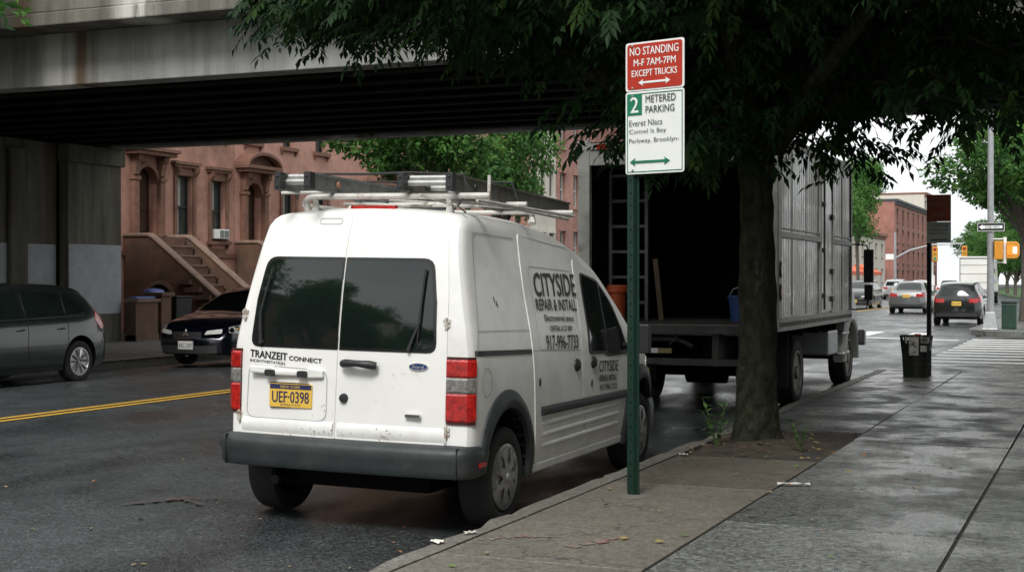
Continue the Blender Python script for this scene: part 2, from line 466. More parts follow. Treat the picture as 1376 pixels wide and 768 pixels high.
# ================================================================== THE VAN
def build_van():
    V = thing('cargo_van', 'white high-roof cargo van with ladders on its roof, seen from behind at the kerb', 'van',
              (-4.305, 7.5, .018), (0, R(1.0), R(1.1)))
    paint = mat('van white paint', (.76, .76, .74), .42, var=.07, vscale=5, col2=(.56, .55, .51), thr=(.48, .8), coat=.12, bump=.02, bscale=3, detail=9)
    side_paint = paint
    sh = Shell(4.12,
        zt=[(0, 1.93), (.1, 1.945), (.4, 1.955), (1.0, 1.945), (1.7, 1.885), (2.2, 1.79), (2.6, 1.65), (2.95, 1.43), (3.3, 1.17), (3.45, 1.09), (3.8, .99), (4.0, .88), (4.12, .72)],
        zb=[(0, .42), (.9, .34), (1.2, .28), (2.8, .28), (4.12, .3)],
        hw=[(.25, .80), (.35, .825), (.5, .84), (.9, .845), (1.08, .835), (1.4, .775), (1.7, .715), (1.85, .69), (2.0, .66)],
        pf=[(0, .955), (.02, .975), (.06, .992), (.15, 1), (3.5, 1), (3.8, .96), (4.0, .88), (4.12, .76)],
        lr=[(.3, .04), (.5, .06), (1.08, .08), (1.3, .10), (1.7, .17), (1.95, .27)],
        lf=[(.3, .0), (.6, .0), (1, .1)], r=.11, crown=.035, bulge=.035, bulgef=.1)
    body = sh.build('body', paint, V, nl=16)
    cut = MB(); cut.use(M_dark)
    for yy in (.59, 3.5):
        for sg in (1, -1):
            cut.add(*cyl_x(.5*sg, 1.1*sg, yy, .33, .385, .42))
    boolean(body, cut, M_dark)
    S = sh.side(1); SL = sh.side(-1)
    # --- rear doors
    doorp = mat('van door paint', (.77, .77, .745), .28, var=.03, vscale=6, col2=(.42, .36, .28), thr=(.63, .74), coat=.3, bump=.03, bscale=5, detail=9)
    ld = [(-.74, .55), (-.745, 1.06), (-.705, 1.44), (-.655, 1.80), (-.635, 1.895), (-.055, 1.935), (-.052, 1.4), (-.062, .55)]
    rd = [(-.05, .55), (-.040, 1.4), (-.043, 1.935), (.59, 1.895), (.615, 1.80), (.655, 1.44), (.667, 1.06), (.667, .55)]
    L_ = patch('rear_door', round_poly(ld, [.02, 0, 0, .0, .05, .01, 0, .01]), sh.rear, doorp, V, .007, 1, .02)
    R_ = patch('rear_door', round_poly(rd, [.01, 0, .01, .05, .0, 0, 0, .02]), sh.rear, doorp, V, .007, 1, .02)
    L_['label'] = 'left rear door with number plate'; R_['label'] = 'right rear door with black handle'
    glass = mat('van rear glass', (.006, .010, .009), .035, var=.1, spec=.7)
    frit = mat('glass border', (.012, .013, .013), .12)
    wl = [(-.685, 1.10), (-.66, 1.40), (-.61, 1.665), (-.052, 1.665), (-.055, 1.10)]
    wr = [(-.043, 1.10), (-.04, 1.665), (.545, 1.665), (.585, 1.40), (.60, 1.10)]
    patch('window', round_poly(wl, [.06, 0, .07, .005, .005]), sh.rear, frit, L_, .010, 1, .01)
    patch('window', round_poly(wr, [.005, .005, .07, 0, .06]), sh.rear, frit, R_, .010, 1, .01)
    patch('glass', round_poly([(-.665, 1.12), (-.645, 1.40), (-.595, 1.645), (-.06, 1.645), (-.063, 1.12)], [.06, 0, .07, .01, .01]), sh.rear, glass, L_, .012, 1, .004)
    patch('glass', round_poly([(-.035, 1.12), (-.032, 1.645), (.53, 1.645), (.565, 1.40), (.58, 1.12)], [.01, .01, .07, 0, .06]), sh.rear, glass, R_, .012, 1, .004)
    # wipers
    for par, pts in ((L_, [(-.60, 1.13), (-.645+.03, 1.32), (-.555, 1.60)]), (R_, [(.43, 1.12), (.49, 1.28), (.505, 1.60)])):
        w = MB(); P = [Vector(sh.rear(x, z))+Vector((0, -.032, 0)) for x, z in pts]
        w.tube([P[0]+Vector((0, .02, 0)), P[0], P[1]], [.016, .012, .007], 6); w.tube([P[1]-Vector((.01, 0, .12)), P[1], P[2]], .0065, 6)
        w.build('wiper', M_black, par)
    # third brake light
    b = MB(); b.prism(round_poly([(-.13, .31), (.19, .31), (.19, .36), (-.13, .36)], .02), 'z', 1.955, 1.995); b.build('brake_light', M_red, V, bevel=.005)
    # lines: slot, recess, crease
    sm = MB(); 
    def loop(pts, w=.005, off=.0095, fn=sh.rear): strip_on(sm, pts+[pts[0]], fn, w, off, 1, 4)
    grey = mat('soft panel crease', (.42, .42, .41), .4)
    sm.use(grey)
    loop(round_poly([(-.28, 1.87), (-.12, 1.87), (-.12, 1.905), (-.28, 1.905)], .018), .005)
    rec = round_poly([(-.70, .66), (-.12, .66), (-.12, .97), (-.69, .99)], .06)
    loop(rec, .006)
    sm.build('door_crease', None, L_)
    pr = MB(); pr.use(paint)                      # stepped shelf above the plate
    pr.prism([(-.66, .985), (-.50, .985), (-.48, .965), (-.27, .965), (-.24, .985), (-.14, .975), (-.14, .925), (-.24, .92), (-.27, .93), (-.48, .93), (-.52, .935), (-.66, .94)], 'y', .01, .075)
    pr.build('plate_shelf', None, L_, bevel=.01)
    pk = MB()
    for a, b_ in ((-.545, -.475), (-.315, -.245)): pk.prism(round_poly([(a, .925), (b_, .925), (b_, .965), (a, .965)], .015), 'y', -.005, .03)
    pk.build('plate_lamp', M_black, L_, bevel=.004)
    # horizontal crease low on the doors
    for par, a, b_ in ((L_, -.73, -.07), (R_, -.04, .68)):
        q = MB(); q.use(paint); vs = []
        for i in range(9):
            x = a+(b_-a)*i/8; y = sh.rear(x, .62)[1]
            for dy, z in ((-.006, .66), (-.016, .645), (-.019, .60), (-.008, .57)): vs.append((x, y+dy, z))
        q.add(vs, [(i*4+k, i*4+k+1, i*4+k+5, i*4+k+4) for i in range(8) for k in range(3)])
        q.build('door_fold', None, par, smooth=True)
    # plate
    yl = lambda x: sh.rear(x, .82)[1]
    tilt = math.atan2(yl(-.25)-yl(-.55), .3)
    def plate_fn(u, v): return (-.55+u, .028+tilt*u, .745+v)
    pm = MB(); pm.prism(round_poly([(-.008, -.006), (.308, -.006), (.308, .152), (-.008, .152)], .012), 'y', .0, .01, Matrix.Translation((-.52, .034, .735))); 
    pl_ = pm.build('number_plate', M_black, L_, bevel=.002)
    pm = MB(); pm.prism(round_poly([(0, 0), (.3, 0), (.3, .145), (0, .145)], .01), 'y', -.006, .006, Matrix.Translation((-.52, .028, .735))); pm.build('plate_face', M_plate, L_)
    pf_ = lambda u, v: (-.52+u, .0215, .735+v)
    bmk = MB(); bmk.prism([(.004, .112), (.296, .112), (.296, .142), (.004, .142)], 'y', 0, .002, Matrix.Translation((-.52, .0205, .735))); bmk.build('plate_band', M_navy, L_)
    text('plate_number', 'UEF·0398', .1, lambda u, v: pf_(u+.02, v+.028), M_navy, L_, .0005, width=.26, height=.07, bold=.0015)
    text('plate_state', 'NEW YORK', .02, lambda u, v: (-.52+.08+u, .0203, .735+.118+v), M_plate, L_, .0005, width=.14, height=.016)
    text('plate_motto', 'EMPIRE STATE', .014, lambda u, v: pf_(u+.08, v+.008), M_navy, L_, .0005, width=.14, height=.012)
    # emblems and lettering on the doors
    text('lettering', 'TRANZEIT', .05, lambda u, v: sh.rear(-.685+u, 1.035+v-.05*u), M_ink, L_, .0095, bold=.0022, width=.275, height=.045)
    text('lettering', 'CONNECT', .03, lambda u, v: sh.rear(-.395+u, 1.025+v-.05*u), M_ink, L_, .0095, bold=.0016, width=.235, height=.027)
    text('lettering', 'INCENTIVESTATION', .02, lambda u, v: sh.rear(-.685+u, 1.005+v-.05*u), mat('grey lettering', (.12, .12, .12), .5), L_, .0095, bold=.001, width=.26, height=.018)
    def oval(cx, cz, a, b2, off0, off1, m, nm, par):
        pts = [(cx+a*math.cos(t*PI/12), cz+b2*math.sin(t*PI/12)) for t in range(24)]
        return patch(nm, pts, sh.rear, m, par, off1, 1, off1-off0, step=.2)
    oval(.49, 1.018, .062, .024, .006, .014, M_chrome, 'badge', R_)
    oval(.49, 1.018, .056, .019, .010, .016, mat('badge blue', (.01, .03, .12), .25), 'badge_field', R_)
    text('badge_script', 'Ford', .03, lambda u, v: sh.rear(.455+u, 1.006+v), M_chrome, R_, .0175, width=.07, height=.022)
    b = MB(); b.prism(round_poly([(.42, .715), (.52, .715), (.52, .735), (.42, .735)], .006), 'y', .012, .03); 
    o = b.build('small_badge', M_chrome, R_)
    text('badge_letters', 'SERIES', .015, lambda u, v: (.43+u, .0115, .719+v), M_ink, R_, .0, width=.08, height=.012)
    # handle, lock
    b = MB()
    b.tube([(0, .01, 1.02), (.03, -.012, 1.025), (.11, -.024, 1.028), (.19, -.012, 1.022), (.225, .01, 1.015)], [.024, .026, .02, .026, .024], 10)
    b.build('door_handle', M_black, R_, smooth=True)
    b = MB(); b.lathe([(.001, -.028), (.024, -.026), (.03, -.01), (.03, .03)], 16, Matrix.Translation((-.0, .035, .81)), 'y'); b.build('lock', M_black, R_, smooth=True)
    rsm = mat('rust stain', (.22, .15, .09), .8, var=.5, vscale=80); rnd = random.Random(12)
    for par, xc, zc, n_, sx, sz in ((L_, -.18, .60, 16, .07, .04), (L_, -.14, .72, 6, .012, .05), (R_, .30, .585, 22, .07, .025), (R_, .33, .78, 6, .01, .12), (R_, .02, .60, 7, .03, .03), (L_, -.42, .58, 6, .10, .015)):
        q = MB(); q.use(rsm)
        for i in range(n_):
            x = xc+rnd.gauss(0, sx); z = max(.555, zc+rnd.gauss(0, sz)); r_ = rnd.uniform(.001, .0045)
            x = min(x, -.075) if par is L_ else max(x, -.03)
            q.add([tuple(Vector(sh.rear(x+r_*rnd.uniform(.6, 1.3)*math.cos(a), z+r_*rnd.uniform(.6, 1.6)*math.sin(a)))+Vector((0, -.0215 if z < .665 else -.0085, 0))) for a in (0, 1.05, 2.1, 3.14, 4.2, 5.2)], [(0, 1, 2, 3, 4, 5)])
        q.build('rust_stain', None, par)
    # hinges
    for x, z in ((-.755, .665), (-.745, 1.30), (.675, .64), (.655, 1.28)):
        b = MB(); q = sh.rear(x, z)
        b.tube([(x, q[1]-.012, z-.035), (x, q[1]-.012, z+.035)], .010, 8)
        b.box(x-.022, x+.022, q[1]-.010, q[1]+.03, z-.022, z-.004); b.box(x-.022, x+.022, q[1]-.010, q[1]+.03, z+.006, z+.024)
        b.build('hinge', mat('rusty hinge', (.55, .53, .48), .5, var=.3, vscale=60, col2=(.2, .08, .03), thr=(.5, .6)), L_ if x < 0 else R_)
    # tail lights: wrap round the corner
    for sg in (1, -1):
        path = []
        xi = .675 if sg > 0 else .748
        z = .9
        pts = [(xi, sh.rear(xi, z)[1]-.012)]
        for st in (.0, .01, .02, .03): pts.append((sh.hw(z)*sh.pf(st)+.012*min(1, st/.03), sh.yo(st, z)-.012*(1-min(1, st/.03))))
        mb = MB()
        for z0, z1, mm in ((.70, .868, M_red), (.870, .962, M_lampgrey), (.964, 1.07, M_red)):
            mb.use(mm)
            P = [(p[0]*sg, p[1]) for p in pts]
            if sg < 0: P = P[::-1]
            sweep_plan(mb, P, [(-.03, z0), (.006, z0), (.012, z0+.012), (.012, z1-.012), (.006, z1), (-.03, z1)])
        t = mb.build('tail_light', None, V, bevel=.004)
        mb = MB(); mb.use(mat('lamp bezel', (.05, .01, .01), .3))
        P = [(p[0]*sg, p[1]) for p in pts]
        if sg < 0: P = P[::-1]
        sweep_plan(mb, P, [(-.03, .685), (.004, .685), (.004, .70), (.004, 1.07), (.004, 1.085), (-.03, 1.085)])
        mb.build('bezel', None, t)
    # rear bumper
    bumper = mat('grey bumper plastic', (.022, .028, .029), .5, var=.25, vscale=9, col2=(.05, .052, .05), thr=(.52, .75), bump=.15, bscale=150)
    mb = MB(); mb.use(bumper)
    path = [(-.845, .30), (-.86, .17), (-.862, .08), (-.845, .01), (-.80, -.03), (-.7, -.055), (-.4, -.075), (0, -.085), (.4, -.075), (.7, -.055), (.80, -.03), (.845, .01), (.862, .08), (.86, .17), (.845, .28)]
    sweep_plan(mb, path, [(-.12, .372), (-.01, .372), (.0, .385), (.004, .42), (.012, .47), (.016, .515), (.0, .545), (-.03, .558), (-.14, .562)])
    bo = mb.build('bumper', None, V, smooth=True)
    for sg in (1, -1):
        q = MB(); q.use(M_seam); q.box(sg*.788-.002, sg*.788+.002, -.052, .03, .375, .556); q.build('bumper_joint', None, bo)
        q = MB(); q.box(sg*.876-.006, sg*.876+.006, .1, .19, .435, .46); q.build('reflector', M_red, bo)
    # wheel arch flares
    for yy, sgs in ((.59, (1, -1)), (3.5, (1, -1))):
        for sg in sgs:
            mb = MB(); mb.use(bumper); vs = []; n = 26; fn = sh.side(sg)
            a0, a1 = (-8, 171) if yy < 1 else (-8, 188)
            for i in range(n+1):
                a = R(a0+(a1-a0)*i/n)
                for rr_, oo in ((0, -.06), (0, .028), (.02, .038), (.07, .034), (.095, .012), (.098, -.01)):
                    ry = .385+rr_*.9; rz = .42+rr_*1.15
                    y = yy+ry*math.cos(a); z = .33+rz*math.sin(a); x = abs(fn(y, max(z, .3))[0])
                    vs.append((sg*(x+oo), y, z))
            k = 6
            mb.add(vs, [(i*k+j, i*k+j+1, (i+1)*k+j+1, (i+1)*k+j) for i in range(n) for j in range(k-1)])
            mb.build('wheel_arch', None, V, smooth=True)
    # wheels
    for yy in (.59, 3.5):
        for sg in (1, -1): wheel(V, sg*.745, yy, .315, .2, 'hubcap', sg)
    # axle and underbody
    b = MB(); b.tube([(-.7, .59, .31), (.7, .59, .31)], .045, 8); b.box(-.5, .5, .2, 3.9, .24, .34); b.tube([(-.45, -.02, .29), (-.45, .5, .29)], .03, 8)
    b.build('underbody', M_dark, V)
    # side panels (right side)
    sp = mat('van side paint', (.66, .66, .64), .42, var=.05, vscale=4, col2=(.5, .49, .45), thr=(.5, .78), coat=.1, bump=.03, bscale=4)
    # sliding door, front door, cargo recess as separate skins
    sd = round_poly([(1.12, .33), (1.04, 1.10), (1.05, 1.5), (1.09, 1.845), (2.08, 1.755), (2.06, 1.4), (1.99, 1.03), (2.12, .33)], [.05, 0, 0, .03, .05, 0, 0, .05])
    fd = round_poly([(2.13, .33), (2.0, 1.03), (2.07, 1.4), (2.105, 1.70), (2.5, 1.605), (2.82, 1.42), (3.16, 1.03), (3.20, .96), (3.16, .60), (3.05, .33)], [.05, 0, 0, .06, .05, .1, .05, .05, .1, .08])
    for sg in (1, -1):
        fn = sh.side(sg)
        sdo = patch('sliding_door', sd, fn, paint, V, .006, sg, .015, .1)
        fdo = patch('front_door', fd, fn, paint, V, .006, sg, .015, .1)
        # window in the front door
        patch('window_rubber', round_poly([(2.16, 1.0), (2.20, 1.60), (2.58, 1.54), (2.84, 1.36), (3.11, 1.0), (3.09, .96), (2.6, .965), (2.52, .99)], [.05, .06, .08, .06, .03, .03, .03, .03]), fn, M_black, fdo, .009, sg, .006)
        patch('window', round_poly([(2.19, 1.025), (2.225, 1.58), (2.57, 1.52), (2.56, 1.01)], [.04, .05, .03, .02]), fn, glass, fdo, .012, sg, .004)
        patch('window', round_poly([(2.60, 1.0), (2.605, 1.50), (2.82, 1.345), (3.07, 1.0)], [.02, .03, .06, .02]), fn, glass, fdo, .012, sg, .004)
        # raised sign field on the sliding door
        if sg > 0:
            sdo['label'] = 'sliding door lettered CITYSIDE'
            cr = MB(); cr.use(mat('soft panel crease', None)) if False else cr.use(grey)
            strip_on(cr, round_poly([(1.16, 1.08), (1.19, 1.63), (2.03, 1.60), (1.94, 1.055)], .04)+[(1.16+.02, 1.08)], fn, .007, .0075, sg, 3); cr.build('sign_field_edge', None, sdo); cr = MB(); cr.use(grey)
            strip_on(cr, [(1.17, 1.845-.02), (2.0, 1.765)], fn, .006, .0075, sg, 6)
            strip_on(cr, [(1.04, 1.08), (2.0, 1.04)], fn, .005, .0075, sg, 6)
            cr.build('door_crease', None, sdo)
        # rear cargo recess: outline
        cg = MB(); cg.use(grey)
        strip_on(cg, [(.20, 1.25), (.33, 1.78), (.34, 1.83), (1.0, 1.81)], fn, .007, .003, sg, 5)
        strip_on(cg, [(.20, 1.235), (1.03, 1.215)], fn, .006, .003, sg, 6)
        strip_on(cg, round_poly([(.13, 1.08), (.20, 1.25), (.34, 1.80), (.42, 1.84)], .03), fn, .006, .003, sg, 4)
        cg.build('panel_crease', None, V)
        tr = MB(); tr.use(M_black); strip_on(tr, [(.12, 1.105), (1.03, 1.075)], fn, .032, .004, sg, 8); tr.build('door_track', None, V)
        # lower moulding
        mo = MB(); vs = []
        for i in range(21):
            y = 1.19+(3.08-1.19)*i/20; z = .672-.02*i/20
            x = abs(fn(y, z)[0])
            for o2, dz in ((.0, -.033), (.02, -.028), (.026, 0), (.02, .028), (.0, .033)): vs.append((sg*(x+o2), y, z+dz))
        mo.add(vs, [(i*5+j, i*5+j+1, i*5+j+6, i*5+j+5) for i in range(20) for j in range(4)]+[(0, 1, 2, 3, 4), (100, 101, 102, 103, 104)])
        mo.build('side_moulding', M_black, V, smooth=True)
        # pressed ribs under the moulding
        for k, z in enumerate((.585, .515, .44)):
            rb = MB(); vs = []
            for i in range(17):
                y = 1.2+(1.78-.05*k)*i/16+.02*k; x = abs(fn(y, z)[0]); e = min(1, i/1.5, (16-i)/1.5)
                for o2, dz in ((.004, -.022), (.006+.005*e, -.008), (.006+.002*e, .012), (.004, .022)): vs.append((sg*(x+o2), y, z+dz-.0*i))
            rb.add(vs, [(i*4+j, i*4+j+1, i*4+j+5, i*4+j+4) for i in range(16) for j in range(3)])
            rb.build('pressed_rib', paint, sdo, smooth=True)
        sl = MB(); sl.use(paint); vs = []
        for i in range(13):
            y = 1.08+1.98*i/12; x = abs(fn(y, .33)[0])
            for o2, dz in ((-.02, -.07), (.008, -.05), (.012, -.005), (-.01, .0)): vs.append((sg*(x+o2), y, .33+dz))
        sl.add(vs, [(i*4+j, i*4+(j+1) % 4, (i+1)*4+(j+1) % 4, (i+1)*4+j) for i in range(12) for j in range(4)]); sl.build('sill', None, V)
        # handles
        for y, par in ((1.895, sdo), (2.26, fdo)):
            h = MB(); x = abs(fn(y, .94)[0])
            h.lathe([(.001, .03), (.03, .026), (.045, .012), (.047, .0)], 18, Matrix.Translation((sg*x, y, .94)) @ Matrix.Diagonal((sg, 1.25, 1., 1)), 'x'); h.build('door_handle', M_black, par, smooth=True)
        h = MB()
        for y, z in ((1.15, .87), (2.23, .79)):
            x = abs(fn(y, z)[0]); h.lathe([(.001, .012), (.016, .011), (.02, 0)], 12, Matrix.Translation((sg*x, y, z)) @ Matrix.Diagonal((sg, 1, 1.6, 1)), 'x')
        h.build('key_cover', M_black, V)
        # mirror
        h = MB(); x = abs(fn(3.1, 1.04)[0])
        h.tube([(sg*(x-.02), 3.12, 1.02), (sg*(x+.08), 3.10, 1.04)], .03, 8); h.box(min(sg*(x+.05), sg*(x+.2)), max(sg*(x+.05), sg*(x+.2)), 3.05, 3.13, .97, 1.2)
        h.build('mirror', M_black, V, bevel=.025)
    # fuel flap, scratches
    fl = MB(); fl.use(grey)
    strip_on(fl, [(.27+.075*math.cos(t*PI/10), .925+.085*math.sin(t*PI/10)) for t in range(21)], S, .006, .002, 1, 1)
    fl.build('fuel_flap', None, V)
    sc_ = MB(); sc_.use(M_ink)
    for a in ([(.52, 1.44), (.53, 1.40)], [(.56, 1.41), (.57, 1.37)], [(.55, 1.395), (.55, 1.38)]): strip_on(sc_, a, S, .012, .002, 1, 2)
    sc_.build('scratch', None, V)
    bs = MB(); bs.use(M_seam); strip_on(bs, [(.03, .56), (.02, 1.1), (.09, 1.6), (.16, 1.85)], S, .004, .0015, 1, 6)
    # lettering on the sliding door
    T = lambda y0, z0, sl=-.045: (lambda u, v: S(y0+u+.10*(v), z0+v+sl*u))
    text('lettering', 'CITYSIDE', .17, T(1.235, 1.432, -.01), M_ink, V, .010, bold=.0055, width=.82, height=.155)
    text('lettering', 'REPAIR & INSTALL', .08, T(1.215, 1.338, -.02), M_ink, V, .010, bold=.003, width=.80, height=.076)
    text('lettering', 'Electrovernel anaos', .05, T(1.33, 1.265, -.03), M_ink, V, .010, bold=.0015, width=.58, height=.042)
    text('lettering', 'CENTRAL & CO 2009', .05, T(1.40, 1.195, -.03), M_ink, V, .010, bold=.0015, width=.44, height=.036)
    text('lettering', '917-996-7733', .1, T(1.29, 1.078, -.03), M_ink, V, .010, bold=.003, width=.64, height=.092)
    text('lettering', 'CITYSIDE', .1, T(2.385, .862, -.04), M_ink, V, .010, bold=.003, width=.46, height=.082)
    text('lettering', 'REPAIR & INSTALL', .05, T(2.40, .79, -.04), M_ink, V, .010, bold=.002, width=.42, height=.046)
    text('lettering', '917-996-7733', .05, T(2.41, .722, -.04), M_ink, V, .010, bold=.002, width=.42, height=.044)
    # windscreen, bonnet seam, head lights, front bumper
    patch('windscreen', round_poly([(-.52, 2.42), (.52, 2.42), (.66, 3.22), (-.66, 3.22)], .08), lambda x, y: sh.top(x, y), glass, V, .006, 1, .01, .12)
    for sg in (1, -1):
        fn = sh.side(sg)
        patch('headlight', round_poly([(3.62, .72), (3.70, .92), (3.92, .86), (3.98, .70)], .04), fn, M_clear, V, .006, sg, .01)
    mb = MB(); mb.use(bumper)
    path = [(.85, 3.72), (.84, 3.86), (.78, 4.0), (.6, 4.12), (.3, 4.2), (0, 4.22), (-.3, 4.2), (-.6, 4.12), (-.78, 4.0), (-.84, 3.86), (-.85, 3.72)]
    sweep_plan(mb, path, [(-.1, .26), (0, .26), (.015, .32), (.015, .5), (0, .56), (-.1, .57)])
    mb.build('bumper', None, V, smooth=True)
    # ------------------- roof rack
    rackm = mat('rack white enamel', (.56, .55, .51), .5, var=.2, vscale=12, col2=(.24, .18, .13), thr=(.56, .66))
    rk = MB(); 
    def bar(y, x0, x1, z, r=.016): rk.tube([(x0, y, z-.05), (x0+.035, y, z-.008), (x0+.08, y, z), (x1-.08, y, z), (x1, y, z)], r, 8)
    bar(.38, -.50, .80, 2.055, .020)
    bar(1.9, -.6, .80, 2.02)
    bar(1.15, -.6, .74, 2.04, .018)
    rk.tube([(.79, .38, 2.03), (.79, .38, 2.18)], .011, 6); rk.tube([(-.47, .38, 1.95), (-.49, .38, 2.04)], .02, 6)
    for y, x in ((.38, .52), (1.9, .48), (.38, -.42), (1.9, -.45)):
        rk.tube([(x*1.02, y, 1.94), (x, y+.02, 1.99), (x, y, 2.045)], [.032, .02, .018], 6)
    rk.tube([(.56, .3, 2.02), (.6, 1.0, 2.03), (.6, 2.35, 1.99)], .014, 6)
    rk.tube([(.36, .3, 2.06), (.48, .6, 2.0), (.62, .62, 2.0)], .009, 6)
    rk.tube([(-.62, .30, 2.075), (-.30, .32, 2.078)], .011, 6)
    rk.tube([(-.60, .55, 2.01), (-.60, 2.0, 1.99)], .013, 6); rk.tube([(-.25, .45, 2.01), (.35, .5, 2.0)], .010, 6)
    rk.tube([(-.15, .9, 2.06), (.25, 1.5, 2.05), (.68, 2.25, 2.02)], .008, 6); rk.tube([(.66, .5, 2.035), (.70, 2.2, 2.005)], .011, 6)
    rk.build('roof_rack', rackm, V, smooth=True)
    st = MB()
    for y in (.42, 1.22): st.tube([(-.58, y, 2.04), (-.53, y, 2.205), (-.1, y+.02, 2.20), (.22, y, 2.205), (.60, y, 2.19), (.66, y, 2.03)], .009, 6)
    st.tube([(.60, .42, 2.19), (.63, .40, 2.08), (.60, .34, 1.99), (.66, .33, 1.95)], .006, 6)
    st.build('tie_strap', mat('black webbing', (.03, .03, .028), .8), V)
    return V

def cyl_x(x0, x1, cy, cz, ry, rz, n=36):
    vs = []
    for x in (x0, x1):
        for k in range(n): a = 2*PI*k/n; vs.append((x, cy+ry*math.cos(a), cz+rz*math.sin(a)))
    fs = [list(range(n))[::-1], list(range(n, 2*n))]+[(i, (i+1) % n, n+(i+1) % n, n+i) for i in range(n)]
    return vs, fs

VAN = build_van()
bpy.context.view_layer.update()

# ladders on the rack (world placed through the van's frame)
def van_pt(p): return VAN.matrix_world @ Vector(p)
def roof_ladder(name, label, xa, xb, y0, y1, z, fibre, sag, rung_from=.25):
    t = thing(name, label, 'ladder', van_pt((xa, y0, z)), (0, R(1.0), R(1.1)), 'ladders lying on the van roof rack')
    w = xb-xa; L = y1-y0
    for x in (0, w):
        m = MB(); m.use(fibre)
        for a, b in (((-.014, .014, -.055, -.045)), ((-.014, .014, .045, .055))) if False else ((-.055, -.043), (.043, .055)):
            m.prism([(x-.016, a), (x+.016, a), (x+.016, b), (x-.016, b)], 'y', 0, L, Matrix.Shear('XZ', 4, (0, 0)) if False else None)
        m.box(x-.005, x+.005, 0, L, -.044, .044)
        o = m.build('side_rail', None, t); o.rotation_euler = (-sag, 0, 0)
        c = MB(); c.prism(round_poly([(x-.023, -.057), (x+.023, -.057), (x+.023, .057), (x-.023, .057)], .015), 'y', -.035, .03)
        for zz in (-.03, .03): c.lathe([(.001, -.008), (.009, -.006), (.01, 0)], 8, Matrix.Translation((x, -.035, zz)), 'y')
        c.build('end_cap', M_black, o, bevel=.004)
        # coloured bolts and stickers
        s2 = MB(); s2.lathe([(.001, .010), (.020, .010), (.023, .0)], 14, Matrix.Translation((x+.014, .34, 0)), 'x'); s2.build('bolt_cap', mat('worn orange label', (.42, .2, .12), .6) if (x and fibre.name.endswith('grey')) else M_black, o)
    n = int(L/.3)
    for k in range(n+1):
        y = .08+k*.3 if k else .05
        if y > L-.05: break
        m = MB(); m.tube([(0, y, 0), (w, y, 0)], .019, 8)
        if k == 0: m.tube([(0, y+.03, .035), (w, y+.03, .035)], .016, 8)
        o = m.build('rung', mat('rung aluminium', (.46, .46, .44), .45, .5, var=.25, vscale=14), t, smooth=True); o.rotation_euler = (-sag, 0, 0)
    return t
fib1 = mat('fibreglass grey', (.20, .21, .205), .6, var=.25, vscale=9, col2=(.09, .09, .085), thr=(.5, .65))
fib2 = mat('fibreglass olive', (.17, .165, .135), .65, var=.25, vscale=9, col2=(.08, .075, .06), thr=(.5, .65))
roof_ladder('extension_ladder', 'grey ladder on the left half of the van roof rack with round orange label', -.50, -.29, .08, 2.3, 2.135, fib1, .02)
roof_ladder('extension_ladder', 'olive ladder with white rungs on the right half of the van roof rack', .25, .58, .28, 2.42, 2.135, fib2, .035)

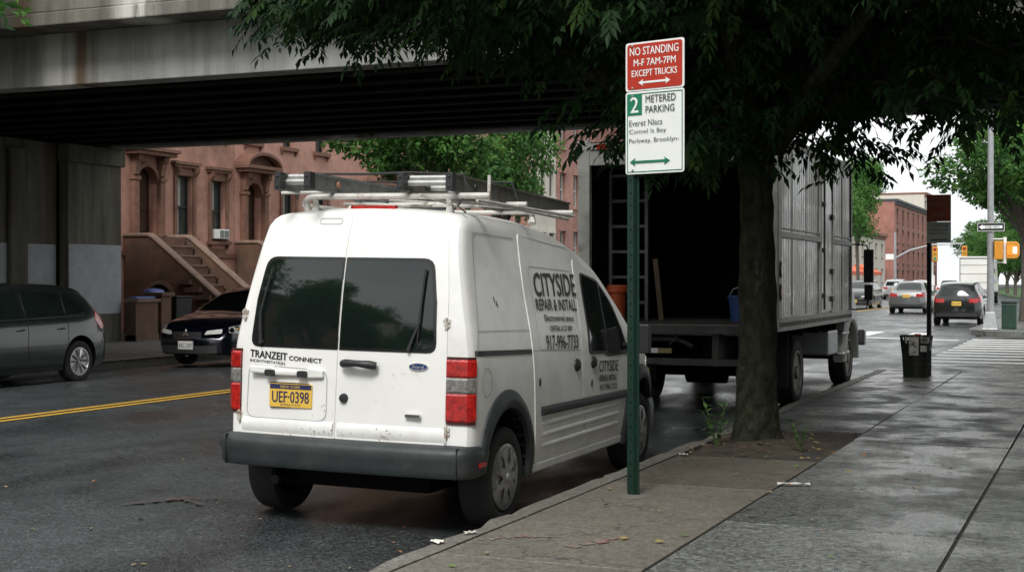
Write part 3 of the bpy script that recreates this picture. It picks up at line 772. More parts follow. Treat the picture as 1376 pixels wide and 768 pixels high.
# ================================================================== generic cars
def car(name, label, cat, loc, rot, paint, style='sedan', L=4.5, H=1.42, W=1.74, wk='alloy', r=.31, group=None, detail=True, plate='rear', plate_mat=None, scale=1.):
    T = thing(name, label, cat, loc, (0, 0, rot), group)
    k = L/4.5; h = H/1.42; hw = W/2
    if style == 'sedan':
        zt = [(0, .80), (.05, .93), (.25, .98), (.65, 1.0), (1.0, 1.18), (1.35, 1.36), (1.8, 1.42), (2.3, 1.415), (2.7, 1.33), (3.1, 1.12), (3.4, .96), (3.8, .90), (4.2, .80), (4.42, .66), (4.5, .55)]
        lr = [(.2, .04), (.5, 0), (.9, .02), (1.4, .1)]
        side = [[(.98, .97), (1.18, 1.17), (1.28, 1.24), (1.30, .96)], [(1.36, .96), (1.36, 1.27), (1.60, 1.355), (2.10, 1.365), (2.08, .95)], [(2.15, .95), (2.17, 1.36), (2.42, 1.34), (2.72, 1.21), (3.10, .97), (3.0, .94)]]
        topw = [('windscreen', [(-.50, 2.56), (.50, 2.56), (.62, 3.26), (-.62, 3.26)]), ('rear_window', [(-.58, .72), (.58, .72), (.48, 1.30), (-.48, 1.30)])]
        rw = None; doors = [1.05, 2.12, 3.1]
    elif style in ('hatch', 'suv'):
        zt = [(0, 1.20), (.08, 1.32), (.3, 1.38), (1.0, 1.42), (1.8, 1.43), (2.3, 1.40), (2.7, 1.30), (3.1, 1.12), (3.4, .98), (3.8, .92), (4.2, .82), (4.42, .68), (4.5, .56)]
        lr = [(.2, .05), (.45, 0), (.85, .04), (1.05, .14), (1.38, .40)] if style == 'hatch' else [(.2, .05), (.45, 0), (.85, .03), (1.05, .08), (1.38, .28)]
        side = [[(.52, 1.02), (.60, 1.12), (.86, 1.27), (.98, 1.29), (1.06, .98)], [(1.12, .98), (1.04, 1.30), (1.9, 1.335), (1.98, .955)], [(2.05, .955), (2.02, 1.335), (2.38, 1.30), (2.70, 1.17), (3.12, .97), (3.05, .935)]]
        topw = [('windscreen', [(-.50, 2.56), (.50, 2.56), (.62, 3.26), (-.62, 3.26)])]
        rw = [(-.58, .99), (-.50, 1.27), (.50, 1.27), (.58, .99)]; doors = [1.08, 2.0, 3.1]
    zt = [(a*k, b*h) for a, b in zt]
    sh = Shell(L, zt=zt, zb=[(0, .28), (.5*k, .2), (L-.5, .19), (L, .24)],
        hw=[(.15, hw*.90), (.3, hw*.97), (.5*h, hw), (.75*h, hw*.985), (.93*h, hw*.94), (1.15*h, hw*.80), (1.4*h, hw*.66)],
        pf=[(0, .84), (.03, .88), (.1, .93), (.25, .97), (.6, 1), (L-.8, 1), (L-.3, .95), (L-.08, .86), (L, .78)],
        lr=[(a*h, b) for a, b in lr], lf=[(.2, .05), (.45, 0), (.6, .02), (.8, .1)], r=.07, crown=.03, bulge=.1, bulgef=.14, BL=1.0)
    body = sh.build('body', paint, T, nl=12)
    cut = MB(); cut.use(M_dark); y1, y2 = .78*k, L-.86*k
    for yy in (y1, y2):
        for sg in (1, -1): cut.add(*cyl_x(.55*sg, 1.1*sg, yy, r+.02, r+.055, r+.06, 28))
    boolean(body, cut, M_dark)
    for sg in (1, -1):
        fn = sh.side(sg)
        for i, poly in enumerate(side):
            P = [(a*k, b*h) for a, b in poly]
            patch('side_window', round_poly(P, .03, 3), fn, M_glassd, T, .004, sg, .01, .15)
        # belt trim and seams
        s = MB(); s.use(M_seam)
        for d in doors: strip_on(s, [(d*k, .30), (d*k+(.0 if d < 3 else .03), .6*h), (d*k-(.03 if d < 3 else 0), .95*h)], fn, .008, .002, sg, 4)
        strip_on(s, [(1.1*k, .27), (3.1*k, .27)], fn, .010, .002, sg, 5)
        s.use(M_black); strip_on(s, [(.6*k, .975*h), (1.5*k, .955*h), (3.1*k, .93*h)], fn, .014, .004, sg, 6)
        s.build('door_seam', None, body)
        for d in doors[:2]:
            a = MB(); y = d*k+.13 if d < 3 else d*k; y = d*k+.14; z = .80*h; x = abs(fn(y, z)[0])
            a.tube([(sg*(x-.01), y-.08, z), (sg*(x+.025), y-.05, z), (sg*(x+.025), y+.05, z), (sg*(x-.01), y+.08, z)], .012, 6); a.build('door_handle', M_black, body)
        a = MB(); x = abs(fn(2.92*k, .96*h)[0]); X0, X1 = sorted((sg*(x+.05), sg*(x+.20)))
        a.prism(round_poly([(2.84*k, .93*h), (2.98*k, .93*h), (2.98*k, 1.03*h), (2.84*k, 1.05*h)], .03), 'x', X0, X1); a.tube([(sg*(x-.03), 2.9*k, .95*h), (sg*(x+.1), 2.9*k, .96*h)], .02, 6)
        a.build('mirror', mat('mirror cap', (.34, .35, .36), .3, .5) if style == 'hatch' else paint, T, bevel=.015)
        # lights
        P = [(.02, .78), (.05, .98), (.22, 1.0), (.34, .90), (.2, .76)] if style == 'sedan' else [(.06, .80), (.14, 1.04), (.26, 1.06), (.36, .92), (.25, .78)]
        tl = patch('tail_light', round_poly([(a_*k, b*h*.98) for a_, b in P], .03, 3), fn, M_red, T, .006, sg, .02, .12)
        xa, xb = hw*.48, hw*.82
        Z0, Z1 = (.76*h, .90*h)
        patch('tail_light', round_poly([(sg*xa, Z0), (sg*xb, Z0), (sg*xb, Z1), (sg*xa, Z1-.01)], .02, 3), sh.rear, M_red, T, .012, 1, .02, .15)
        P = [(L-.62*k, .70*h), (L-.55*k, .80*h), (L-.2*k, .73*h), (L-.12*k, .63*h), (L-.3*k, .62*h)]
        patch('headlight', round_poly(P, .03, 3), fn, M_clear, T, .006, sg, .02, .12)
        patch('headlight', round_poly([(sg*hw*.42, .60*h), (sg*hw*.76, .62*h), (sg*hw*.76, .70*h), (sg*hw*.46, .67*h)], .02, 3), lambda x, z: sh.front(x, z), M_clear, T, .010, -1, .02, .15)
        for yy in (y1, y2):
            wheel(T, sg*(hw-.12), yy, r, .19, wk, sg, 24)
    for nm, poly in topw:
        P = [(a*hw/.87, b*k) for a, b in poly]
        patch(nm, round_poly(P, .06, 3), sh.top, M_glassd, T, .005, 1, .01, .15)
    if rw: patch('rear_window', round_poly([(a*hw/.87, b*h) for a, b in rw], .05, 3), sh.rear, M_glassd, T, .008, 1, .01, .15)
    # bumpers, grille
    s = MB(); s.use(M_black)
    pts = [(hw*x, sh.rear(hw*x, .4)[1]-.012) for x in (-.8, -.6, -.3, 0, .3, .6, .8)]
    sweep_plan(s, pts, [(-.03, .30), (.01, .30), (.012, .40), (-.03, .42)])
    s.build('rear_bumper_insert', None, T)
    s = MB(); s.use(M_black)
    pts = [(hw*x, sh.front(hw*x, .4)[1]+.006) for x in (-.7, -.5, -.25, 0, .25, .5, .7)]
    sweep_plan(s, pts[::-1], [(-.03, .25), (.01, .26), (.01, .38), (-.03, .40)])
    pts = [(hw*x, sh.front(hw*x, .6*h)[1]+.004) for x in (-.36, -.2, 0, .2, .36)]
    sweep_plan(s, pts[::-1], [(-.03, .52*h), (.01, .53*h), (.01, .64*h), (-.03, .65*h)])
    s.build('grille', None, T)
    s = MB()
    if plate == 'rear':
        y = sh.rear(0, .78*h)[1]; z = (.66 if style != 'sedan' else .72)*h
        y = sh.rear(0, z)[1]
        s.use(plate_mat or M_plate); s.box(-.15, .15, y-.02, y+.02, z, z+.14); o = s.build('number_plate', None, T, bevel=.004)
        text('plate_number', 'ECD 4471', .1, lambda u, v: (-.125+u, y-.021, z+.03+v), M_navy, o, .0005, width=.25, height=.075)
    else:
        y = sh.front(0, .4*h)[1]; z = .34*h
        s.use(plate_mat or mat('white plate', (.6, .6, .57), .5)); s.box(-.15, .15, y-.02, y+.02, z, z+.14); o = s.build('number_plate', None, T, bevel=.004)
        text('plate_number', 'RKC 20M', .1, lambda u, v: (.125-u, y+.0215, z+.03+v), M_navy, o, .0005, flip=1, width=.25, height=.075)
    T.scale = (scale,)*3
    return T, sh
def roadz(x):
    if x > -10.3: return max(0, .12*(-3.35-x)/6.95)
    return max(0, .12*(x+15.9)/5.6)

p_grey = mat('dark grey car paint', (.017, .021, .020), .22, .3, var=.06, coat=.8)
p_blue = mat('dark navy car paint', (.003, .0045, .010), .22, .4, var=.06, coat=.9)
p_blk = mat('black car paint', (.012, .014, .013), .22, .2, var=.06, coat=.8)
p_silver = mat('silver car paint', (.45, .46, .46), .28, .6, var=.04, coat=.7)
p_gun = mat('gunmetal car paint', (.14, .145, .145), .28, .5, var=.05, coat=.8)
p_wht = mat('white car paint', (.72, .72, .7), .3, var=.04, coat=.6)
car('parked_car', 'dark grey hatchback parked across the road beside the concrete bridge abutment', 'car', (-14.95, 17.62, roadz(-14.95)), PI, p_grey, 'hatch', 4.1, 1.44, 1.68)
sed, shs = car('parked_car', 'dark navy sedan parked nose forward before the brown stoops', 'car', (-14.52, 24.6, roadz(-14.52)), PI, p_blue, 'sedan', 4.4, 1.36, 1.6, plate='front')
m = MB(); yb = shs.front(0, .62)[1]
for a in (90, 210, 330):
    c, s_ = math.cos(R(a)), math.sin(R(a)); m.prism([(0, .60), (.035*math.cos(R(a-28)), .60+.035*math.sin(R(a-28))), (.07*c, .60+.07*s_), (.035*math.cos(R(a+28)), .60+.035*math.sin(R(a+28)))], 'y', yb+.01, yb+.03)
m.build('badge', M_chrome, sed)
for sg in (1, -1):
    m = MB()
    m.prism(round_poly([(3.9, .655), (4.06, .70), (4.12, .66), (4.0, .62)], .02), 'x', sg*(shs.side(1)(4.0, .66)[0]-.01), sg*(shs.side(1)(4.0, .66)[0]+.012)); m.build('turn_lamp', M_amber, sed)

# ---- cars past the crossing
def fit(x0, Y, name, label, paint, style, L, H, W, **k): return car(name, label, 'car', (x0, Y, roadz(x0)), 0, paint, style, L, H, W, **k)[0]
fit(-4.62, 48.5, 'parked_car', 'black sport utility vehicle parked along the kerb just past the zebra crossing', p_blk, 'suv', 4.2, 1.42, 1.62)
fit(-7.95, 62.0, 'car', 'dark grey sedan with bright sky on its rear window, driving away in the right lane', p_gun, 'sedan', 4.3, 1.36, 1.62)
car('car', 'black hatchback half hidden by the truck mirror, coming this way', 'car', (-11.35, 73.5, roadz(-11.35)), PI, p_blk, 'hatch', 4.2, 1.38, 1.62, plate='front', plate_mat=M_plate)
mv = fit(-14.8, 108, 'car', 'silver minivan far down the road beside the orange awning', p_silver, 'suv', 4.4, 1.5, 1.75, wk='steel')
wc = fit(-9.7, 96, 'car', 'white sedan far down the road left of the white box truck', p_wht, 'sedan', 4.4, 1.42, 1.7, wk='steel')
copy_tree(wc, loc=(-14.6, 121, roadz(-14.6)), label='white sedan farthest down the road behind the silver minivan')
copy_tree(mv, loc=(-12.6, 140, roadz(-12.6)), label='silver minivan farthest off near the mast arm signals')

# ================================================================== BOX TRUCK (near)
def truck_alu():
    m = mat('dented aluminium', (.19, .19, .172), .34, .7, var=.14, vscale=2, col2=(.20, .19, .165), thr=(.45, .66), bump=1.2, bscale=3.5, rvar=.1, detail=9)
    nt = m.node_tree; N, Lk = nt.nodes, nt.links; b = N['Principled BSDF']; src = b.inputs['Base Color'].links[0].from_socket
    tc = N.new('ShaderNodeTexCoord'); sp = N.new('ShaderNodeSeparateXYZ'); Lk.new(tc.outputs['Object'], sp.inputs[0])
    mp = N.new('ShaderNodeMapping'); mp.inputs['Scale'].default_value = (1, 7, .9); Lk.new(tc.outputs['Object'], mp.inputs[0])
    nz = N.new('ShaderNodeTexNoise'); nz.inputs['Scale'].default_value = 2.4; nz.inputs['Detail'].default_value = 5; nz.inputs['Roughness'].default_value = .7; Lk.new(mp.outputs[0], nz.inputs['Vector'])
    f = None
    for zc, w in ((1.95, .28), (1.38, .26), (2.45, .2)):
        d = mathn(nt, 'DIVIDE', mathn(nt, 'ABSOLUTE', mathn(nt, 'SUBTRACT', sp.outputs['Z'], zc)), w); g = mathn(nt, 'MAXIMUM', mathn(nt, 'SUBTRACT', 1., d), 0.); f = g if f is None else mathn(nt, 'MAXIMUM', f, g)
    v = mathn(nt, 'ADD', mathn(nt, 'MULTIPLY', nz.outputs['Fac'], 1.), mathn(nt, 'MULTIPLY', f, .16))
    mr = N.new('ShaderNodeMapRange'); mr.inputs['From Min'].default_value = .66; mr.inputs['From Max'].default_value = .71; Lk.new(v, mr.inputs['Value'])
    mx = N.new('ShaderNodeMix'); mx.data_type = 'RGBA'; Lk.new(mr.outputs[0], mx.inputs['Factor']); Lk.new(src, mx.inputs['A']); mx.inputs['B'].default_value = (.52, .52, .5, 1); Lk.new(mx.outputs['Result'], b.inputs['Base Color'])  # bright reflection streaks painted into the aluminium colour along height bands
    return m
def build_truck():
    T = thing('box_truck', 'battered aluminium box truck with open dark cargo box parked ahead of the van', 'truck', (-4.69, 16.0, .0))
    W = 1.2; L = 5.0; Z0, Z1 = 1.0, 3.19   # local: x -W..W, y 0..L
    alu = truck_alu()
    frame = mat('truck frame paint', (.40, .40, .37), .55, .1, var=.2, vscale=7, col2=(.16, .12, .09), thr=(.58, .7))
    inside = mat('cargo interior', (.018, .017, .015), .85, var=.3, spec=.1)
    # box shell
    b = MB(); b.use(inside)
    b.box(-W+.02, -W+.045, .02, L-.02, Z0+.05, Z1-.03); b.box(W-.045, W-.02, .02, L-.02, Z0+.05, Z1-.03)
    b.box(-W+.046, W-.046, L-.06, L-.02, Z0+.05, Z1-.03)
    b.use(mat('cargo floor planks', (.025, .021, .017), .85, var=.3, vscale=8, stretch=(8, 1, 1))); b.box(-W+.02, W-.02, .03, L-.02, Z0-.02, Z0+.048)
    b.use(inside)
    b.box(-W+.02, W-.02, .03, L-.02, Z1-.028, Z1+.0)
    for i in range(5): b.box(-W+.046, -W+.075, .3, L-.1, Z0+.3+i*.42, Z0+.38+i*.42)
    b.build('cargo_interior', None, T)
    for sg in (1, -1):
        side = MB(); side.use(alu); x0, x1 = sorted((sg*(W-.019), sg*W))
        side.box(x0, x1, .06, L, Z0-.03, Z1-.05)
        xs, xe = sorted((sg*W, sg*(W+.008)))
        for i in range(38):
            y = .14+i*.127
            if not (sg > 0 and 2.5 < y < 3.5): side.box(*sorted((sg*(W+.0005), sg*(W+.0025))), y-.006, y+.006, Z0+.11, Z1-.09)
        s = side.build('side_panel', None, T)
        # seams with rivet strips
        for y in ([.85, 1.7, 3.4, 4.25] if sg > 0 else [1.2, 2.5, 3.8]):
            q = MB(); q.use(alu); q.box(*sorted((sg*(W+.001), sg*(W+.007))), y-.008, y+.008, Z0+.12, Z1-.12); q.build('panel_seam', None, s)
        q = MB(); q.use(frame)
        for y0, y1 in (((.10, 2.55), (3.45, L-.06)) if sg > 0 else ((.1, L-.06),)):
            q.box(*sorted((sg*(W+.009), sg*(W+.032))), y0, y1, 2.03, 2.10)
            q.box(*sorted((sg*(W+.009), sg*(W+.02))), y0, y1, 2.13, 2.15)
        q.build('rub_rail', None, s, bevel=.006)
        q = MB(); q.use(frame)                         # bottom rail with rivets, top rail
        q.box(*sorted((sg*(W+.001), sg*(W+.024))), .06, L, Z0-.05, Z0+.10); q.box(*sorted((sg*(W-.03), sg*(W+.018))), .0, L+.02, Z1-.08, Z1+.03)
        q.box(*sorted((sg*(W+.001), sg*(W+.022))), L-.06, L+.01, Z0+.10, Z1-.08)
        q.use(mat('dark rivet', (.10, .09, .07), .7))  # raised dark blocks for the bottom rail's rivets
        n = 56
        for i in range(n):
            y = .1+(L-.2)*i/(n-1); q.box(*sorted((sg*(W+.0245), sg*(W+.030))), y-.018, y+.018, Z0+.0, Z0+.05)
        q.build('side_rail', None, T)
    # side door with rods
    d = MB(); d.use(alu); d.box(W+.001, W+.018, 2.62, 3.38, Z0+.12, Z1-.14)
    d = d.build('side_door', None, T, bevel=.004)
    q = MB(); q.use(frame); q.box(W+.0, W+.030, 2.54, 2.61, Z0+.1, Z1-.1); q.box(W+.0, W+.030, 3.39, 3.45, Z0+.1, Z1-.1); q.box(W+.0, W+.028, 2.62, 3.38, Z1-.13, Z1-.1)
    q.build('door_frame', None, d, bevel=.004)
    q = MB(); q.use(M_black); q.tube([(W+.045, 2.70, Z0+.15), (W+.045, 2.70, Z1-.2)], .014, 8)
    for z in (1.3, 1.9, 2.5): q.box(W+.018, W+.06, 2.66, 2.74, z, z+.06)
    q.build('lock_rod', None, d)
    q = MB(); q.use(M_black)
    for z in (1.25, 1.62, 2.35, 2.85): q.box(W+.02, W+.05, 3.30, 3.44, z, z+.07)
    q.build('door_hinge', None, d)
    # rear frame
    f = MB(); f.use(frame)
    f.box(-W, -W+.15, -.03, .058, Z0-.05, Z1+.02); f.box(W-.11, W+.02, -.03, .058, Z0-.05, Z1+.02); f.box(-W+.151, W-.111, -.028, .055, Z1-.28, Z1-.10)
    f.box(-W+.151, W-.111, -.045, .02, Z1-.095, Z1-.02); f.box(-W+.151, W-.111, -.03, .055, Z0-.10, Z0+.02)
    f.box(W+.021, W+.03, -.02, .16, Z0+.1, Z1-.15)
    f = f.build('rear_frame', None, T, bevel=.008)
    q = MB(); q.use(M_red); q.prism(round_poly([(-.95, Z1-.09), (-.72, Z1-.09), (-.72, Z1-.03), (-.95, Z1-.03)], .02), 'y', -.06, -.04); q.build('marker_light', None, f)
    # oval lamps on the right corner post (seen on the side)
    for i, (z, mm) in enumerate(((1.66, mat('smoked lens', (.12, .11, .1), .2)), (1.40, mat('brown red lens', (.25, .06, .03), .25)))):
        q = MB(); n = 20
        q.use(M_black); q.prism([(.06+.055*math.cos(2*PI*k/n), z+.10*math.sin(2*PI*k/n)) for k in range(n)], 'x', W+.031, W+.042)
        q.use(mm); q.prism([(.06+.038*math.cos(2*PI*k/n), z+.08*math.sin(2*PI*k/n)) for k in range(n)], 'x', W+.042, W+.055); q.build('corner_lamp', None, f)
    # rolled-up door
    q = MB(); q.use(inside); q.tube([(-W+.1, .25, Z1-.2), (W-.1, .25, Z1-.2)], .13, 12); q.build('roll_door', None, T)
    # lift gate and rear bumper
    g = MB(); g.use(mat('lift gate steel', (.05, .052, .05), .55, .5, var=.4, vscale=6, col2=(.10, .08, .06), thr=(.55, .68)))
    g.box(-W+.15, W-.1, -.36, -.05, Z0-.04, Z0+.02); g.box(-W+.12, W-.08, -.40, -.361, Z0-.07, Z0+.03)
    g.box(-W+.05, W-.1, -.25, -.05, .56, .64)
    g.tube([(-W+.2, -.22, Z0-.14), (.1, -.22, Z0-.14)], .035, 8); g.tube([(.1, -.22, Z0-.14), (.28, -.2, Z0-.22)], .03, 8)
    for x in (-.7, .55): g.box(x-.04, x+.04, -.24, .6, .55, .95)
    g.tube([(.1, -.30, Z0-.02), (.12, -.33, Z0-.14), (.02, -.30, Z0-.2)], .014, 6)
    g = g.build('lift_gate', None, T, bevel=.004)
    q = MB(); cols = [mat('reflector red', (.5, .05, .03), .3), mat('reflector silver', (.62, .62, .6), .3, .3)]
    for i in range(6): q.use(cols[(i+1) % 2] if i != 5 else mat('reflector dull', (.25, .2, .08), .5)); q.box(-.95+i*.165, -.95+(i+1)*.165, -.268, -.251, .70, .755)
    q.use(M_dark); q.box(-.98, .06, -.25, -.2, .69, .76)
    q.build('reflector_strip', None, g)
    p = MB(); p.use(mat('dirty plate', (.34, .22, .05), .6, var=.3, vscale=40, col2=(.1, .07, .03), thr=(.5, .6))); p.box(-.50, -.22, -.28, -.262, .40, .53); p = p.build('number_plate', None, T, bevel=.003)
    text('plate_number', '48210 JR', .1, lambda u, v: (-.485+u, -.281, .43+v), M_navy, p, .0005, width=.25, height=.07)
    p = MB(); p.use(M_red); p.box(-.72, -.56, -.27, -.25, .43, .49); p.use(M_dark); p.box(-.78, -.15, -.26, -.2, .38, .57); p.build('tail_light', None, T)
    # chassis
    c = MB(); c.use(M_dark)
    for x in (-.42, .42): c.box(x-.05, x+.05, -.1, 6.4, .62, .84)
    for y in (.3, 1.0, 2.0, 3.0, 4.0, 4.8): c.box(-1.1, 1.1, y-.03, y+.03, .84, .97)
    c.tube([(-.95, 1.45, .40), (.95, 1.45, .40)], .07, 10); c.tube([(-.9, 5.15, .42), (.9, 5.15, .42)], .05, 8)
    c.tube([(-.25, 1.45, .4), (.25, 1.45, .4)], [.16, .16], 14); c.tube([(.0, 1.5, .42), (.05, 4.5, .6)], .05, 8)
    c.box(-1.16, -.5, 2.3, 3.6, .42, .85)
    c.build('chassis', None, T)
    q = MB(); q.use(M_galv); q.box(.62, 1.14, 3.55, 4.3, .50, .84); q.box(.9, 1.2, 4.35, 4.95, .46, .52); q.box(.9, 1.2, 4.4, 4.95, .75, .80); q.build('fuel_tank', None, T, bevel=.04)
    q = MB(); q.use(M_rubber)
    for sg in (1, -1): q.box(min(sg*.62, sg*1.16), max(sg*.62, sg*1.16), .82, .84, .25, .92)
    q.build('mud_flap', None, T)
    for sg in (1, -1):
        wheel(T, sg*1.03, 1.45, .40, .24, 'truck', sg, 28); wheel(T, sg*.76, 1.45, .40, .22, 'truck', sg, 20)
        wheel(T, sg*1.03, 5.15, .40, .24, 'truck', sg, 28)
    # cab
    cabp = mat('cab white paint', (.6, .6, .56), .4, var=.12, vscale=5, col2=(.3, .27, .22), thr=(.58, .75))
    cab = Shell(1.9, zt=[(0, 2.25), (.3, 2.3), (.75, 2.2), (1.0, 1.75), (1.15, 1.45), (1.9, 1.2)], zb=[(0, .7), (1.9, .55)], hw=[(.5, 1.1), (.8, 1.12), (1.2, 1.08), (1.5, 1.0), (2.3, .85)],
                pf=[(0, .97), (.1, 1), (1.0, 1), (1.6, .9), (1.9, .75)], lr=[(.5, 0), (2.3, .02)], lf=[(.5, 0), (1.3, .1)], r=.12, crown=.04, bulge=.02, bulgef=.1, BL=.5)
    co = cab.build('cab', cabp, T); co.location = (0, L+.06, 0)
    cut = MB(); cut.use(M_dark)
    for sg in (1, -1): cut.add(*cyl_x(.6*sg, 1.4*sg, .10+.0, .42, .47, .50, 28))
    co.location = (0, 0, 0); boolean(co, cut, M_dark); co.location = (0, L+.06, 0)
    off = Matrix.Translation((0, L+.06, 0))
    for sg in (1, -1):
        fn = cab.side(sg)
        o = patch('side_window', round_poly([(.25, 1.5), (.3, 2.1), (.7, 2.05), (.95, 1.6)], .06), fn, M_glassd, co, .005, sg, .01)
        fe = MB(); fe.use(cabp); vs = []; n = 20     # fender lip
        for i in range(n+1):
            a = R(-5+190*i/n)
            for rr_, x in ((.47, 1.0), (.48, 1.19), (.52, 1.21), (.62, 1.16), (.66, 1.05)): vs.append((sg*x, .10+rr_*math.cos(a), .42+rr_*1.06*math.sin(a)))
        fe.add(vs, [(i*5+j, i*5+j+1, i*5+j+6, i*5+j+5) for i in range(n) for j in range(4)]); fe.build('fender', None, co, smooth=True)
        mi = MB(); mi.use(M_black)
        x = .92
        mi.tube([(sg*x, .45, 2.06), (sg*(x+.30), .32, 2.07), (sg*(x+.46), .28, 2.05), (sg*(x+.48), .28, 1.98)], .013, 6)
        mi.tube([(sg*x, .45, 1.12), (sg*(x+.30), .32, 1.10), (sg*(x+.46), .28, 1.12), (sg*(x+.48), .28, 1.25)], .013, 6)
        mi.box(min(sg*(x+.42), sg*(x+.56)), max(sg*(x+.42), sg*(x+.56)), .24, .31, 1.50, 1.99); mi.box(min(sg*(x+.43), sg*(x+.55)), max(sg*(x+.43), sg*(x+.55)), .24, .31, 1.24, 1.47)
        mi.build('mirror', None, co, bevel=.02)
    patch('windscreen', round_poly([(-.7, .72), (.7, .72), (.78, 1.1), (-.78, 1.1)], .08), cab.top, M_glassd, co, .006, 1, .01)
    b = MB(); b.use(M_galv); b.box(-1.1, 1.1, 1.9, 2.05, .5, .75); b.build('bumper', None, co, bevel=.03)
    return T
build_truck()
# cargo of the truck
def world_box(name, label, cat, m): pass
t = thing('step_ladder', 'aluminium ladder standing inside the open truck box at its left wall', 'ladder', (-5.66, 16.55, 1.05))
la = mat('dull ladder steel', (.09, .095, .095), .55, .4)
for x in (0, .46): m = MB(); m.box(x-.02, x+.02, -.035, .035, 0, 1.85); m.build('rail', la, t)
for k in range(6): m = MB(); m.box(.02, .44, -.03, .03, .2+k*.31, .235+k*.31); m.build('rung', la, t)
t = thing('traffic_barrel', 'orange plastic barrel just inside the truck box', 'barrel', (-5.50, 16.3, 1.05))
m = MB(); m.lathe([(.085, 0), (.10, .05), (.11, .33), (.13, .34), (.13, .41), (.11, .43), (.05, .43)], 20); m.build('drum', mat('orange plastic', (.42, .075, .02), .6), t, smooth=True)
m = MB(); m.lathe([(.114, .35), (.136, .355), (.136, .38), (.114, .385)], 20); m.build('rim_band', mat('orange plastic dark', (.5, .08, .02), .5), t, smooth=True)
t = thing('bucket', 'blue plastic bucket in the truck box beside the tree trunk', 'bucket', (-4.02, 16.5, 1.05))
m = MB(); m.lathe([(.12, 0), (.15, .28), (.16, .28), (.16, .31), (.14, .31), (.11, .02)], 20); m.build('pail', mat('blue plastic', (.015, .05, .17), .5), t, smooth=True)
m = MB(); m.tube([(-.15, 0, .28), (-.1, 0, .38), (0, 0, .42), (.1, 0, .38), (.15, 0, .28)], .006, 6); m.build('handle', M_galv, t)
m = MB(); m.box(-.03, .03, -.015, .015, 0, .75, Matrix.Rotation(R(-6), 4, 'Y')); o = m.build('wood_plank', mat('raw timber', (.07, .05, .03), .8, var=.3, vscale=10, stretch=(1, 1, .2)), None)
o.location = (-5.0, 16.5, 1.05); tag(o, 'raw timber plank leaning inside the dark truck box', 'plank')

